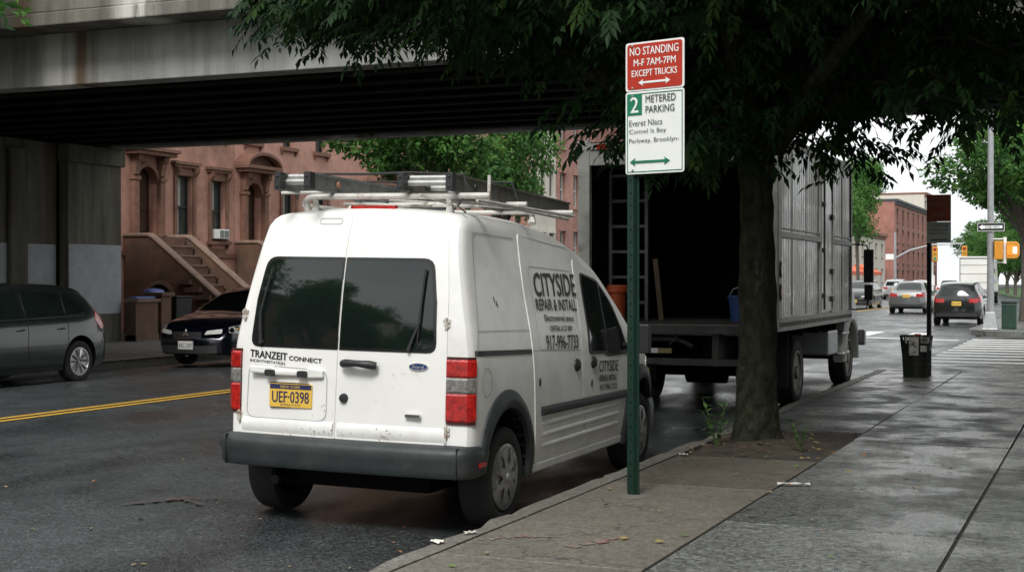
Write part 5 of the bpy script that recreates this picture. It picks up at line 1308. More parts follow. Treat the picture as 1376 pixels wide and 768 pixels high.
# ================================================================== BRIDGE
def conc_stain(name, c, streak=.5, rusts=(), pales=(), zref=4.5):
    m, nt, b = _nt(name); N, Lk = nt.nodes, nt.links
    tc = N.new('ShaderNodeTexCoord'); sp = N.new('ShaderNodeSeparateXYZ'); Lk.new(tc.outputs['Object'], sp.inputs[0])
    mp = N.new('ShaderNodeMapping'); mp.inputs['Scale'].default_value = (2.2, 2.2, .18); Lk.new(tc.outputs['Object'], mp.inputs[0])
    n1 = N.new('ShaderNodeTexNoise'); n1.inputs['Scale'].default_value = 1.2; n1.inputs['Detail'].default_value = 9; n1.inputs['Roughness'].default_value = .7; Lk.new(mp.outputs[0], n1.inputs['Vector'])
    n2 = N.new('ShaderNodeTexNoise'); n2.inputs['Scale'].default_value = .9; n2.inputs['Detail'].default_value = 9; n2.inputs['Roughness'].default_value = .65; Lk.new(tc.outputs['Object'], n2.inputs['Vector'])
    def mrg(v, a, b_, c_, d):
        n = N.new('ShaderNodeMapRange'); n.inputs['From Min'].default_value = a; n.inputs['From Max'].default_value = b_; n.inputs['To Min'].default_value = c_; n.inputs['To Max'].default_value = d; Lk.new(v, n.inputs['Value']); return n.outputs[0]
    v = mathn(nt, 'MULTIPLY', mrg(n1.outputs['Fac'], .35, .65, 1-streak, 1+streak*.4), mrg(n2.outputs['Fac'], .3, .7, .78, 1.15))
    vm = N.new('ShaderNodeVectorMath'); vm.operation = 'SCALE'; vm.inputs[0].default_value = c; Lk.new(v, vm.inputs['Scale']); out = vm.outputs[0]
    for lst, colr in ((rusts, (.10, .06, .03, 1)), (pales, (.55, .54, .5, 1))):
        for (xc, w, axis) in lst:
            d = mathn(nt, 'ABSOLUTE', mathn(nt, 'SUBTRACT', sp.outputs[axis], xc))
            d = mathn(nt, 'DIVIDE', d, w)
            f = mathn(nt, 'SUBTRACT', 1., d); f = mathn(nt, 'MULTIPLY', mathn(nt, 'MAXIMUM', f, 0.), mrg(n1.outputs['Fac'], .38, .6, .1, 1.6))
            f = mathn(nt, 'MINIMUM', f, .9)
            mx = N.new('ShaderNodeMix'); mx.data_type = 'RGBA'; Lk.new(f, mx.inputs['Factor']); Lk.new(out, mx.inputs['A']); mx.inputs['B'].default_value = colr; out = mx.outputs['Result']
    Lk.new(out, b.inputs['Base Color']); b.inputs['Roughness'].default_value = .9
    bp = N.new('ShaderNodeBump'); bp.inputs['Strength'].default_value = .4; bp.inputs['Distance'].default_value = .01
    n3 = N.new('ShaderNodeTexNoise'); n3.inputs['Scale'].default_value = 30; n3.inputs['Detail'].default_value = 6; Lk.new(tc.outputs['Object'], n3.inputs['Vector']); Lk.new(n3.outputs['Fac'], bp.inputs['Height']); Lk.new(bp.outputs[0], b.inputs['Normal'])
    return m
Bz = 4.5; BY0, BY1 = 17.2, 26.3
br = thing('bridge', 'stained concrete bridge with dark underside crossing over the whole street', 'bridge', (0, 0, 0))
girm = conc_stain('girder concrete', (.29, .295, .28), .35, [(-14.35, .22, 'X'), (-14.1, .10, 'X')], [(-14.8, .4, 'X')])
parm = conc_stain('parapet concrete', (.17, .165, .14), .5, [(-15, .3, 'X')], [(-12.9, .5, 'X')])
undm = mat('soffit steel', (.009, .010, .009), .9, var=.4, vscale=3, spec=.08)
XL, XR = -26, 4.6
m = MB(); m.box(XL, XR+4, BY0, BY0+.4, Bz, 5.30); m.build('girder', girm, br, bevel=.015)
m = MB(); m.box(XL, XR+4, BY1-.4, BY1, Bz, 5.30); m.build('girder', girm, br, bevel=.015)
m = MB(); m.use(parm); m.box(XL, XR+4, BY0-.58, BY1+.58, 5.302, 5.50); m.build('deck_slab', None, br, bevel=.02)
for y0, y1 in ((BY0-.55, BY0-.25), (BY1+.25, BY1+.55)):
    m = MB(); m.use(parm); m.box(XL, XR+4, y0, y1, 5.503, 6.55); m.box(XL, XR+4, y0-.05, y1+.05, 6.552, 6.7); m.build('parapet', None, br, bevel=.02)
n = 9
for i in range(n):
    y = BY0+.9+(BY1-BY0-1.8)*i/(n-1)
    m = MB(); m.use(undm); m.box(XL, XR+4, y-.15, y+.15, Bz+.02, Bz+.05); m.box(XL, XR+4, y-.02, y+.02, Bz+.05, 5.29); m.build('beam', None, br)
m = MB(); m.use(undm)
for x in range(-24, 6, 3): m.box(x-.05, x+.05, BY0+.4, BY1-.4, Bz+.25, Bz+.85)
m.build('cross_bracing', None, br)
abm = conc_stain('abutment concrete', (.13, .12, .095), .6, [(24.2, .2, 'Y')], [])
m = MB(); m.use(abm)
m.box(-27, -21.05, BY0, 24.5, -.05, Bz); m.box(-27, -20.8, 24.502, BY1, -.05, 4.1); m.box(-27, -20.72, 24.45, BY1+.05, 4.102, 4.495)
for y in (18.5, 21.2, 23.2): m.box(-21.05, -20.95, y-.25, y+.25, -.05, 4.3)
ab = m.build('abutment', None, br, bevel=.02)
pntm = mat('grey paintover', (.33, .35, .37), .7, var=.12, vscale=3, col2=(.2, .19, .17), thr=(.62, .72))
m = MB(); m.use(pntm)
m.box(-20.799, -20.796, 24.52, 26.285, .78, 2.32); m.box(-21.049, -21.046, 17.4, 18.24, .8, 2.25); m.box(-21.049, -21.046, 18.76, 20.94, .8, 2.25); m.box(-21.049, -21.046, 21.46, 22.94, .8, 2.3); m.box(-21.049, -21.046, 23.46, 24.4, .8, 2.3)
m.build('painted_band', None, ab)
m = MB(); m.use(M_dark)
for y in (20.3, 22.2, 24.46): m.box(-21.047, -21.04, y-.035, y+.035, 0, Bz)
m.build('wall_joint', None, ab)
m = MB(); m.use(abm); m.box(4.65, 10, BY0, BY1, -.05, Bz); m.build('abutment', None, br, bevel=.02)

# ================================================================== BUILDINGS
def wall_holes(mb, X, y0, y1, z0, z1, holes, depth=.22):
    """wall facing +X in plane X with rectangular holes (ya,yb,za,zb) and their reveals"""
    ys = sorted(set([y0, y1]+[h[0] for h in holes]+[h[1] for h in holes])); zs = sorted(set([z0, z1]+[h[2] for h in holes]+[h[3] for h in holes]))
    for a, b_ in zip(ys[:-1], ys[1:]):
        for c, d in zip(zs[:-1], zs[1:]):
            ym, zm = (a+b_)/2, (c+d)/2
            if any(h[0] < ym < h[1] and h[2] < zm < h[3] for h in holes): continue
            mb.add([(X, a, c), (X, b_, c), (X, b_, d), (X, a, d)], [(0, 1, 2, 3)])
    for (a, b_, c, d) in holes:
        x2 = X-depth
        mb.add([(X, a, c), (X, b_, c), (X, b_, d), (X, a, d), (x2, a, c), (x2, b_, c), (x2, b_, d), (x2, a, d)], [(0, 1, 5, 4), (1, 2, 6, 5), (2, 3, 7, 6), (3, 0, 4, 7)])
M_wglass = mat('window glass', (.05, .065, .06), .08, var=.3, vscale=1.5, spec=.8)
M_curtain = mat('pale curtain', (.34, .37, .34), .8, var=.2, vscale=8, stretch=(1, 6, .3))
M_wframe = mat('dark window frame', (.025, .028, .026), .6)
def sash_window(par, X, a, b_, c, d, frame=M_wframe, curtain=True, name='window'):
    w = MB(); w.use(frame); t = .05; x0, x1 = X-.20, X-.15
    w.box(x0, x1, a, a+t, c, d); w.box(x0, x1, b_-t, b_, c, d); w.box(x0, x1, a+t, b_-t, c, c+t); w.box(x0, x1, a+t, b_-t, d-t, d)
    zm = (c+d)/2; w.box(x0, x1+.01, a+t, b_-t, zm-.03, zm+.03)
    wo = w.build(name, None, par)
    g = MB(); g.use(M_wglass); g.box(X-.215, X-.2, a+.01, b_-.01, c+.01, d-.01)
    if curtain: g.use(M_curtain); g.box(X-.199, X-.197, a+t+.02, a+(b_-a)*.62, zm+.03, d-t); g.box(X-.199, X-.197, a+t+.02, a+(b_-a)*.5, c+t+.1, zm-.04)
    g.build('pane', None, wo)
    return wo
def brackets(mb, X, y0, y1, z, h=.35, w=.12, d=.2):
    for y in (y0, y1): mb.prism([(X, z), (X+d, z), (X+d*.9, z-h*.3), (X+d*.35, z-h*.7), (X+d*.3, z-h), (X, z-h)], 'y', y-w/2, y+w/2)
def molded_frame(mb, X, a, b_, c, d, w=.13, p=.06):
    mb.box(X+.002, X+p, a-w, a-.01, c, d+.02); mb.box(X+.002, X+p, b_+.01, b_+w, c, d+.02); mb.box(X+.002, X+p*.8, a-.01, b_+.01, d, d+w)
    mb.box(X+.002, X+.17, a-w-.12, b_+w+.12, d+.30, d+.38); mb.box(X+.002, X+.12, a-w-.06, b_+w+.06, d+.22, d+.298); brackets(mb, X, a-w*.55, b_+w*.55, d+.22)
    mb.box(X+.002, X+.14, a-w-.05, b_+w+.05, c-.10, c-.002); brackets(mb, X, a-w*.5, b_+w*.5, c-.10, .16, .08, .1)
def con_(X, y, z):
    P = [(X, z), (X+.30, z), (X+.28, z-.14), (X+.22, z-.2), (X+.17, z-.4), (X+.17, z-.52), (X, z-.6)]; n = len(P)
    return [(x, y-.09, q) for x, q in P]+[(x, y+.09, q) for x, q in P], [list(range(n))[::-1], list(range(n, 2*n))]+[(i, (i+1) % n, n+(i+1) % n, n+i) for i in range(n)]
def arch_door(par, X, a, b_, c, d, trim, stone):
    """arched doorway: dark leaf, round infill, pilasters and hood"""
    r = (b_-a)/2; cy = (a+b_)/2; zs = d-r
    dr = MB(); dr.use(mat('dark wooden door', (.045, .022, .012), .5, var=.3, vscale=6, stretch=(1, 4, .5)))
    dr.box(X-.32, X-.27, a, b_, c, d)
    for s_ in (-1, 1):
        for z0, z1 in ((c+.12, c+.62), (c+.7, zs-.05)): dr.box(X-.27, X-.245, *sorted((cy+s_*.05, cy+s_*(r-.08))), z0, z1)
    dr = dr.build('door', None, par, bevel=.01)
    k = MB(); k.use(M_chrome); k.tube([(X-.24, cy+.06, c+.85), (X-.19, cy+.06, c+.85)], .025, 8); k.build('handle', None, dr)
    f = MB(); f.use(trim)
    n = 12                                   # spandrels inside the rectangular hole
    for sgn in (-1, 1):
        pts = [(cy+sgn*r, zs)]+[(cy+sgn*r*math.cos(PI/2*i/n), zs+r*math.sin(PI/2*i/n)) for i in range(1, n+1)]+[(cy, d+.001), (cy+sgn*r, d+.001)]
        f.prism(pts, 'x', X-.2, X+.01)
    # archivolt
    vs = []
    for i in range(n*2+1):
        t = PI*i/(2*n)
        for rr, x in ((r-.01, X-.05), (r-.01, X+.09), (r+.10, X+.09), (r+.12, X+.012)): vs.append((x, cy+rr*math.cos(t), zs+rr*math.sin(t)))
    f.add(vs, [(i*4+j, i*4+j+1, i*4+j+5, i*4+j+4) for i in range(2*n) for j in range(3)])
    for s_ in (-1, 1):
        y0, y1 = sorted((cy+s_*(r+.02), cy+s_*(r+.22))); f.box(X+.002, X+.16, y0, y1, c, zs+.05); f.box(X+.002, X+.2, y0-.03, y1+.03, zs+.052, zs+.14); f.box(X+.002, X+.2, y0-.03, y1+.03, c+.001, c+.15) if False else None
        f.add(*con_(X+.003, cy+s_*(r+.12), d+.272))
    f.build('door_surround', None, par)
    return cy, r

def stoop(par, X, yA, yB, zt, xend, stone, cap, side_arch=True, nsteps=9):
    s = MB(); s.use(stone); x0 = X+.8; zg = .14
    run = (xend-x0)/nsteps; rise = (zt-.25-zg)/nsteps
    s.box(X, x0, yA+.18, yB-.18, zg, zt-.05)
    for i in range(nsteps):
        s.use(stone); s.box(x0+run*i+.001, x0+run*(i+1), yA+.18, yB-.18, zg, zt-.05-rise*(i+1)); s.use(cap); s.box(x0+run*i-.03+.033, x0+run*(i+1)+.03, yA+.19, yB-.19, zt-.05-rise*(i+1)+.001, zt-.05-rise*(i+1)+.045)
    st = s.build('steps', None, par)
    for y in (yA, yB):
        w = MB(); w.use(stone); z1 = zt-.05; ze = .92
        w.prism([(X, zg), (xend+.15, zg), (xend+.15, ze), (x0+.1, z1), (X, z1)], 'y', y-.11, y+.11)
        w.use(cap)
        P = [(X, z1), (x0-.02, z1), (x0+.12, z1-.06), (xend+.15, ze-.04), (xend+.28, ze-.05)]
        vs = []
        for x, z in P:
            for dy, dz in ((-.145, .002), (-.145, .06), (-.09, .10), (.09, .10), (.145, .06), (.145, .002)): vs.append((x, y+dy, z+dz))
        w.add(vs, [(i*6+k, i*6+(k+1) % 6, (i+1)*6+(k+1) % 6, (i+1)*6+k) for i in range(len(P)-1) for k in range(6)]+[(0, 1, 2, 3, 4, 5), tuple(24+k for k in range(6))])
        w.use(stone); w.box(xend+.12, xend+.5, y-.21, y+.21, zg, ze-.08); w.use(cap); w.box(xend+.08, xend+.54, y-.25, y+.25, ze-.078, ze+.02)
        o = w.build('stoop_wall', None, par, bevel=.012)
        if y == yA and side_arch:
            a = MB(); a.use(M_dark); cx_, r_ = X+1.15, .42; n = 10
            a.prism([(cx_-r_, .2), (cx_+r_, .2)]+[(cx_+r_*math.cos(PI*i/n), 1.0+r_*math.sin(PI*i/n)) for i in range(n+1)], 'y', y-.118, y-.05); a.build('under_stoop_arch', None, o)
            a = MB(); a.use(cap); vs = []
            for i in range(n+1):
                t = PI*i/n
                for rr, yy in ((r_, y-.14), (r_+.1, y-.14), (r_+.1, y-.10)): vs.append((cx_+rr*math.cos(t), yy, 1.0+rr*math.sin(t)))
            a.add(vs, [(i*3+j, i*3+j+1, i*3+j+4, i*3+j+3) for i in range(n) for j in range(2)]); a.build('arch_moulding', None, o)
            a = MB(); a.use(stone)
            for k in range(4): a.box(X+1.75+k*.28, X+2.2+k*.3, y-.25, y-.112, 1.42-k*.2, 1.54-k*.2)
            a.build('bracket_stones', None, o)
pink = mat('pink brownstone', (.44, .235, .18), .85, var=.2, vscale=2.6, col2=(.27, .135, .10), thr=(.5, .7), bump=.3, bscale=25)
pink2 = mat('rose brownstone', (.50, .27, .215), .85, var=.16, vscale=2.6, col2=(.33, .165, .125), thr=(.52, .7), bump=.3, bscale=25)
trimm = mat('brown trim stone', (.20, .10, .068), .8, var=.2, vscale=5, col2=(.13, .075, .05), thr=(.5, .66))
stoopm = mat('stoop brownstone', (.13, .07, .046), .85, var=.25, vscale=3, col2=(.08, .055, .04), thr=(.48, .64), bump=.4, bscale=20)
capm = mat('stoop coping', (.19, .125, .095), .8, var=.25, vscale=5, col2=(.10, .065, .05), thr=(.55, .7))
X = -24.
def brownstone(label, y0, y1, door, wins, wallm, ztop=9.4, hood='flat', ups=None, arch=True, xend=-20.95):
    B = thing('brownstone_house', label, 'house', (X, y0, 0), group='row of brownstone houses')
    B.location = (0, 0, 0)
    holes = [(door[0], door[1], door[2], door[3])]+[w for w in wins]
    up = [((w[0]+w[1])/2-.33, (w[0]+w[1])/2+.33, 5.72, 7.3) for w in ([door]+list(wins))]
    bas = [(w[0], w[1], .75, 1.75) for w in wins]
    w = MB(); w.use(wallm); wall_holes(w, X, y0, y1, .1, ztop, holes+up+bas); w.box(X-9, X-.34, y0+.01, y1-.01, .1, ztop-.02)
    w.use(trimm); w.box(X+.002, X+.06, y0+.02, y1-.02, 2.18, 2.30); w.use(wallm)
    w.build('wall', None, B, recalc=False)
    for a in wins: sash_window(B, X, *a)
    for a in up: sash_window(B, X, *a)
    for a in bas: sash_window(B, X, *a, curtain=False)
    def T_(nm, f, a):
        q = MB(); q.use(trimm); f(q, a); q.build(nm, None, B)
    for a in wins: T_('window_surround', lambda q, a: molded_frame(q, X, *a), a)
    for a in wins: T_('sunk_panel', lambda q, a: q.box(X+.002, X+.03, a[0]-.02, a[1]+.02, a[2]-.52, a[2]-.22), a)
    for a in up:
        t = MB(); t.use(trimm); t.box(X+.002, X+.12, a[0]-.15, a[1]+.15, a[2]-.12, a[2]-.002); brackets(t, X, a[0]-.08, a[1]+.08, a[2]-.12, .14, .08, .09); t.build('window_sill', None, B); t = MB(); t.use(trimm); t.box(X+.002, X+.12, a[0]-.15, a[1]+.15, a[3]+.02, a[3]+.14); t.build('lintel', None, B)
    cy, r = arch_door(B, X, *door, trimm, stoopm)
    h = MB(); h.use(trimm); zt = door[3]+.28
    h.box(X+.002, X+.42, cy-r-.42, cy+r+.42, zt, zt+.1); h.box(X+.002, X+.5, cy-r-.5, cy+r+.5, zt+.102, zt+.2)
    if hood == 'arch':
        vs = []; n = 14
        for i in range(n+1):
            tt = PI*i/n; yy = cy+(r+.5)*math.cos(tt); zz = zt+.2+.42*math.sin(tt)
            vs += [(X+.002, yy, zz), (X+.5, yy, zz), (X+.5, yy*.96+cy*.04, zz-.1), (X+.3, yy*.92+cy*.08, zz-.1)]
        h.add(vs, [(i*4+j, i*4+j+1, i*4+j+5, i*4+j+4) for i in range(n) for j in range(3)]); h.prism([(cy+(r+.42)*math.cos(PI*i/n), zt+.2+.34*math.sin(PI*i/n)) for i in range(n+1)], 'x', X+.002, X+.2)
    h.build('door_hood', None, B, bevel=.01)
    c = MB(); c.use(trimm); c.box(X-.2, X+.55, y0, y1, ztop, ztop+.25); c.box(X-.2, X+.3, y0, y1, ztop-.35, ztop-.002)
    k = int((y1-y0)/.7)
    for i in range(k): brackets(c, X+.3, y0+.35+i*.7, y0+.35+i*.7, ztop-.002, .34, .1, .2)
    c.build('cornice', None, B)
    stoop(B, X, cy-.82, cy+.86, door[2], xend, stoopm, capm, arch)
    return B
bA = brownstone('pink brownstone with square door hood and white air conditioner, nearest the bridge', 27.6, 35.55, (30.92, 31.80, 2.72, 4.60), [(32.72, 33.46, 2.71, 4.46), (34.36, 35.08, 2.66, 4.42)], pink, hood='flat')
bB = brownstone('rose brownstone with round arched door hood, second from the bridge', 35.57, 43.0, (36.10, 36.98, 2.66, 4.48), [(38.2, 38.95, 2.75, 4.46), (40.2, 40.95, 2.75, 4.46)], pink2, hood='arch')
bC = brownstone('brownstone hidden behind the leafy tree, third from the bridge', 43.02, 51.0, (44.2, 45.1, 2.66, 4.48), [(46.6, 47.35, 2.75, 4.46), (48.8, 49.55, 2.75, 4.46)], pink, hood='arch', arch=False)
# AC unit
m = MB(); m.use(M_white); m.box(X-.12, X+.22, 34.48, 35.0, 2.725, 3.0); ac = m.build('air_conditioner', None, bA, bevel=.015)
m = MB(); m.use(mat('ac grille', (.2, .21, .2), .6)); m.box(X+.2205, X+.228, 34.52, 34.72, 2.76, 2.97); m.box(X+.2205, X+.228, 34.75, 34.96, 2.76, 2.97); m.build('grille', None, ac)

def row_building(name, label, Xf, y0, y1, zt, wallm, cols, rows_, ww=.9, wh=1.5, z_first=1.2, dz=2.8, trimmat=None, frame=M_wframe, side=True, group='row buildings down the left side', shop=None):
    B = thing(name, label, 'building', (0, 0, 0), group=group)
    holes = []
    for i in range(cols):
        yc = y0+(y1-y0)*(i+.5)/cols
        for j in range(rows_): holes.append((yc-ww/2, yc+ww/2, z_first+j*dz, z_first+j*dz+wh))
    w = MB(); w.use(wallm); wall_holes(w, Xf, y0, y1, .1, zt, holes); w.box(Xf-10, Xf-.34, y0+.01, y1-.01, .1, zt-.02); w.build('wall', None, B, recalc=False)
    w = MB(); w.use(wallm); w.box(Xf-10, Xf-.005, y0-.002, y0+.05, .1, zt-.01); w.build('side_wall', None, B)
    for h in holes:
        sash_window(B, Xf, *h, frame=frame, curtain=True); t = MB(); t.use(trimmat or trimm); t.box(Xf+.002, Xf+.1, h[0]-.1, h[1]+.1, h[2]-.12, h[2]-.002); t.build('window_sill', None, B); t = MB(); t.use(trimmat or trimm); t.box(Xf+.002, Xf+.08, h[0]-.1, h[1]+.1, h[3]+.002, h[3]+.16); t.build('lintel', None, B)
    c = MB(); c.use(trimmat or trimm); c.box(Xf-10, Xf+.4, y0-.05, y1+.02, zt, zt+.3); c.box(Xf-.1, Xf+.2, y0, y1, zt-.3, zt-.002); c.build('cornice', None, B)
    return B
cream = mat('cream stucco', (.52, .49, .43), .85, var=.08, vscale=2, col2=(.4, .37, .32), thr=(.58, .75))
redb = brickmat('red brick', (.28, .09, .06), (.22, .07, .05), (.3, .26, .22))
redp = brickmat('pink brick', (.36, .16, .125), (.30, .13, .10), (.34, .28, .25), bw=.25, bh=.09)
row_building('row_house', 'brown row house between the tree and the cream house', X, 51.02, 58.9, 9.6, pink, 3, 3)
row_building('row_house', 'narrow cream stucco house left of the red brick house', X, 58.92, 62.1, 10.2, cream, 3, 3, .55, 1.5, 2.2, 3.2, trimmat=cream)
wfr = mat('white window frame', (.6, .6, .57), .6)
row_building('row_house', 'narrow red brick house with white window frames by the truck corner', X, 62.12, 67.6, 10.6, redp, 3, 3, .7, 1.55, 2.3, 2.75, frame=wfr, trimmat=redp)
row_building('row_house', 'long red brick house whose top shows above the truck', X, 67.62, 80, 10.0, redb, 5, 3)
row_building('row_house', 'low white house far off behind the truck mirror', X, 136, 168, 6.4, cream, 7, 2, .9, 1.4)
bx = row_building('apartment_house', 'red brick building with dark cornice far down the street', X, 176, 222, 11.0, brickmat('far brick', (.30, .09, .07), (.25, .08, .06), (.3, .25, .2)), 9, 4, 1.2, 1.6, 1.0, 2.5, trimmat=mat('dark cornice', (.04, .045, .05), .7))
m = MB(); m.use(mat('pale brick front', (.42, .30, .24), .85, vscale=1)); m.box(X-.01+.012, X+.03, 176.0, 222, .1, .9); m.build('shop_front', None, bx)
row_building('apartment_house', 'tall beige building beyond the far brick one', X-2, 223, 237, 14.5, cream, 4, 5, 1.2, 1.6, 1.0, 2.7)
# orange awnings
for y0, y1, lab in ((112, 122, 'orange awning low on the street front beside the silver minivan'), (126, 131, 'smaller orange awning farther along the street')):
    t = thing('awning', lab, 'awning', (0, 0, 0), group='orange shop awnings')
    m = MB(); m.use(mat('orange canvas', (.55, .12, .05), .8)); m.prism([(-19.0, 2.3), (-20.6, 3.0), (-20.6, 2.9), (-19.05, 2.25)], 'y', y0, y1) if False else m.add([(-19, y0, 2.2), (-19, y1, 2.2), (-20.6, y1, 2.9), (-20.6, y0, 2.9), (-19, y0, 1.9), (-19, y1, 1.9), (-20.6, y0, 1.9), (-20.6, y1, 1.9)], [(0, 1, 2, 3), (0, 1, 5, 4), (0, 3, 6, 4), (1, 2, 7, 5)])
    m.build('canopy', None, t)
    m = MB(); m.use(M_galv)
    for y in (y0+.05, y1-.05): m.tube([(-19.05, y, .1), (-19.05, y, 1.95)], .04, 6)
    m.build('awning_post', None, t)
# areaway wall, pillar, bins
m = MB(); m.use(stoopm); m.box(-20.7, -20.42, BY1+.02, 27.15, .1, 1.02); m.use(capm); m.box(-20.76, -20.36, BY1+.02, 27.18, 1.022, 1.10); m.use(stoopm); m.box(-20.76, -20.40, BY1+.02, 27.16, .101, .28)
tag(m.build('areaway_wall', None, None, bevel=.012), 'low brown stone wall with pale cap between bridge and stoop', 'wall')
m = MB(); m.use(stoopm); m.box(-20.78, -20.38, 27.22, 27.60, .1, 1.15); m.prism([(-20.84, 27.16), (-20.32, 27.16), (-20.32, 27.66), (-20.84, 27.66)], 'z', 1.152, 1.24)
tag(m.build('gate_pillar', None, None, bevel=.015), 'square brown stone pillar beside the wheeled bins', 'pillar')
def wheelie(x, y, lab, col, bag=None):
    t = thing('wheeled_bin', lab, 'bin', (x, y, .14), (0, 0, R(random.uniform(-8, 8))), 'wheeled bins by the stoop')
    m = MB(); m.use(col); m.add([(-.22, -.24, .05), (.22, -.24, .05), (.22, .24, .05), (-.22, .24, .05), (-.29, -.30, .95), (.29, -.30, .95), (.29, .30, .95), (-.29, .30, .95)], [(0, 1, 2, 3), (4, 5, 6, 7), (0, 1, 5, 4), (1, 2, 6, 5), (2, 3, 7, 6), (3, 0, 4, 7)]); m.build('body', None, t, bevel=.03)
    m = MB(); m.use(col); m.box(-.31, .31, -.32, .32, .955, 1.0); m.build('lid', None, t, bevel=.02)
    for s_ in (-1, 1): m = MB(); m.lathe([(.1, -.03), (.1, .03)], 14, Matrix.Translation((-.22, s_*.26, .1)), 'y'); m.build('wheel', M_rubber, t)
    return t
gb = mat('dark bin plastic', (.007, .008, .008), .6)
wheelie(-21.3, 28.15, 'dark wheeled bin with blue bag on its lid', gb)
wheelie(-21.25, 28.95, 'dark wheeled bin nearest the stoop', gb)
m = MB(); vs = []; rnd = random.Random(3)
for i in range(7):
    for k in range(12):
        a = 2*PI*k/12; th = PI*i/6; q = 1+.25*noise.noise(Vector((i*1.3, k*1.7, 2))); vs.append((.24*q*math.sin(th)*math.cos(a), .3*q*math.sin(th)*math.sin(a), .09+.1*q*math.cos(th)))
m.add(vs, [(i*12+k, i*12+(k+1) % 12, (i+1)*12+(k+1) % 12, (i+1)*12+k) for i in range(6) for k in range(12)])
o = m.build('rubbish_bag', mat('blue bag', (.03, .07, .25), .35, bump=.6, bscale=20), None, smooth=True); o.location = (-21.3, 28.15, 1.145); tag(o, 'blue rubbish bag lying on the wheeled bin', 'bag')
m = MB(); m.box(-.1, .1, -.35, .35, 0, .05); o = m.build('folded_tarp', mat('blue tarp', (.08, .14, .35), .5), None, bevel=.015); o.location = (-20.56, 26.75, 1.1); tag(o, 'folded blue tarp on the low stone wall', 'tarp')

# buildings on the camera's side of the street and behind (unseen; near ones added to block light, the rest mirrored in the van's glass)
def side_house(Xf, y0, y1, zt, m_, lab):
    B = thing('town_house', lab, 'building', (0, 0, 0), group='unseen town houses blocking light on the near side')
    w = MB(); w.use(m_); w.box(Xf, Xf+9, y0, y1, -.02, zt); w.build('wall', None, B)
    for j in range(int(zt/3)):
        n_ = int((y1-y0)/2.2)
        for i in range(n_):
            q = MB(); yc = y0+(y1-y0)*(i+.5)/n_; q.use(M_wglass); q.box(Xf-.02, Xf-.003, yc-.45, yc+.45, 1.1+j*3, 2.7+j*3); q.use(trimm); q.box(Xf-.08, Xf-.003, yc-.55, yc+.55, .98+j*3, 1.098+j*3); q.build('window', None, B)
    q = MB(); q.use(trimm); q.box(Xf-.4, Xf+9, y0, y1, zt+.002, zt+.3); q.build('cornice', None, B)
dkb = mat('dark brown masonry', (.10, .085, .075), .9, var=.25, vscale=2)  # dark tone chosen to bounce little light onto the street
side_house(4.65, -14, 3, 11, dkb, 'unseen brick town house added beside the near sidewalk to block light')
side_house(4.65, 3.02, 17.1, 10, dkb, 'unseen brown town house added next to the bridge to block light')
row_building('row_house', 'tall row house across the road far behind the camera', X, -46, -30, 11.5, cream, 5, 3)
row_building('row_house', 'row house across the road behind the camera', X, -29.9, -14.1, 9.0, redb, 5, 3)
row_building('row_house', 'row house across the road before the bridge', X, -14, 2, 9.5, redb, 5, 3)
row_building('row_house', 'pink row house across the road before the bridge', X, 2.02, 15.5, 9.5, pink2, 5, 3)

# ================================================================== TREES
def raw_mesh(name, verts, nper, mats_idx, mats):
    """verts: flat list of quads (4 verts each)"""
    nq = len(verts)//4; me = bpy.data.meshes.new(name)
    me.vertices.add(len(verts)); me.vertices.foreach_set('co', [c for v in verts for c in v])
    me.loops.add(len(verts)); me.loops.foreach_set('vertex_index', list(range(len(verts))))
    me.polygons.add(nq); me.polygons.foreach_set('loop_start', [i*4 for i in range(nq)]); me.polygons.foreach_set('loop_total', [4]*nq)
    for m_ in mats: me.materials.append(m_)
    me.polygons.foreach_set('material_index', mats_idx)
    me.update(calc_edges=True); return me
def leaf_quads(p, d, n, ln, w, out):
    """lanceolate leaf as 2 quads folded along the midrib"""
    s_ = d.cross(n)
    if s_.length < 1e-4: return 0
    s_.normalize(); n = s_.cross(d)
    a = p; b_ = p+d*ln*.45+n*(-.02*ln); t = p+d*ln-n*.12*ln
    l = p+d*ln*.42+s_*w*.5+n*.10*w; r = p+d*ln*.42-s_*w*.5+n*.10*w
    out += [tuple(a), tuple(l), tuple(t), tuple(b_)]; out += [tuple(a), tuple(b_), tuple(t), tuple(r)]
    return 2
def spray(rnd, p, out, idx, ln=.12, w=.04, nl=9, droop=.7, outward=None, L=.32, mi=0):
    """a twig with pinnate leaves hanging from it"""
    a = rnd.uniform(0, 2*PI); d = Vector((math.cos(a), math.sin(a), 0))
    if outward is not None: d = (d*.6+outward*.9)
    d.z -= droop*rnd.uniform(.4, 1.2); d.normalize()
    side = d.cross(Vector((0, 0, 1)));
    if side.length < .1: side = Vector((1, 0, 0))
    side.normalize(); up = side.cross(d)
    q = Vector(p)
    for k in range(nl):
        t = (k//2+.6)/(nl/2); pos = q+d*L*t+Vector((0, 0, -.10*L*t*t)); sgn = 1 if k % 2 else -1
        dd = (d*.75+side*sgn*(.8 if k < nl-1 else 0)+Vector((0, 0, -.25-.3*t))+Vector((rnd.uniform(-.2, .2), rnd.uniform(-.2, .2), rnd.uniform(-.2, .2)))).normalized()
        nn = (up+Vector((rnd.uniform(-.5, .5), rnd.uniform(-.5, .5), rnd.uniform(-.2, .2)))).normalized()
        c = leaf_quads(pos, dd, nn, ln*rnd.uniform(.75, 1.2), w*rnd.uniform(.8, 1.15), out); idx += [mi]*c
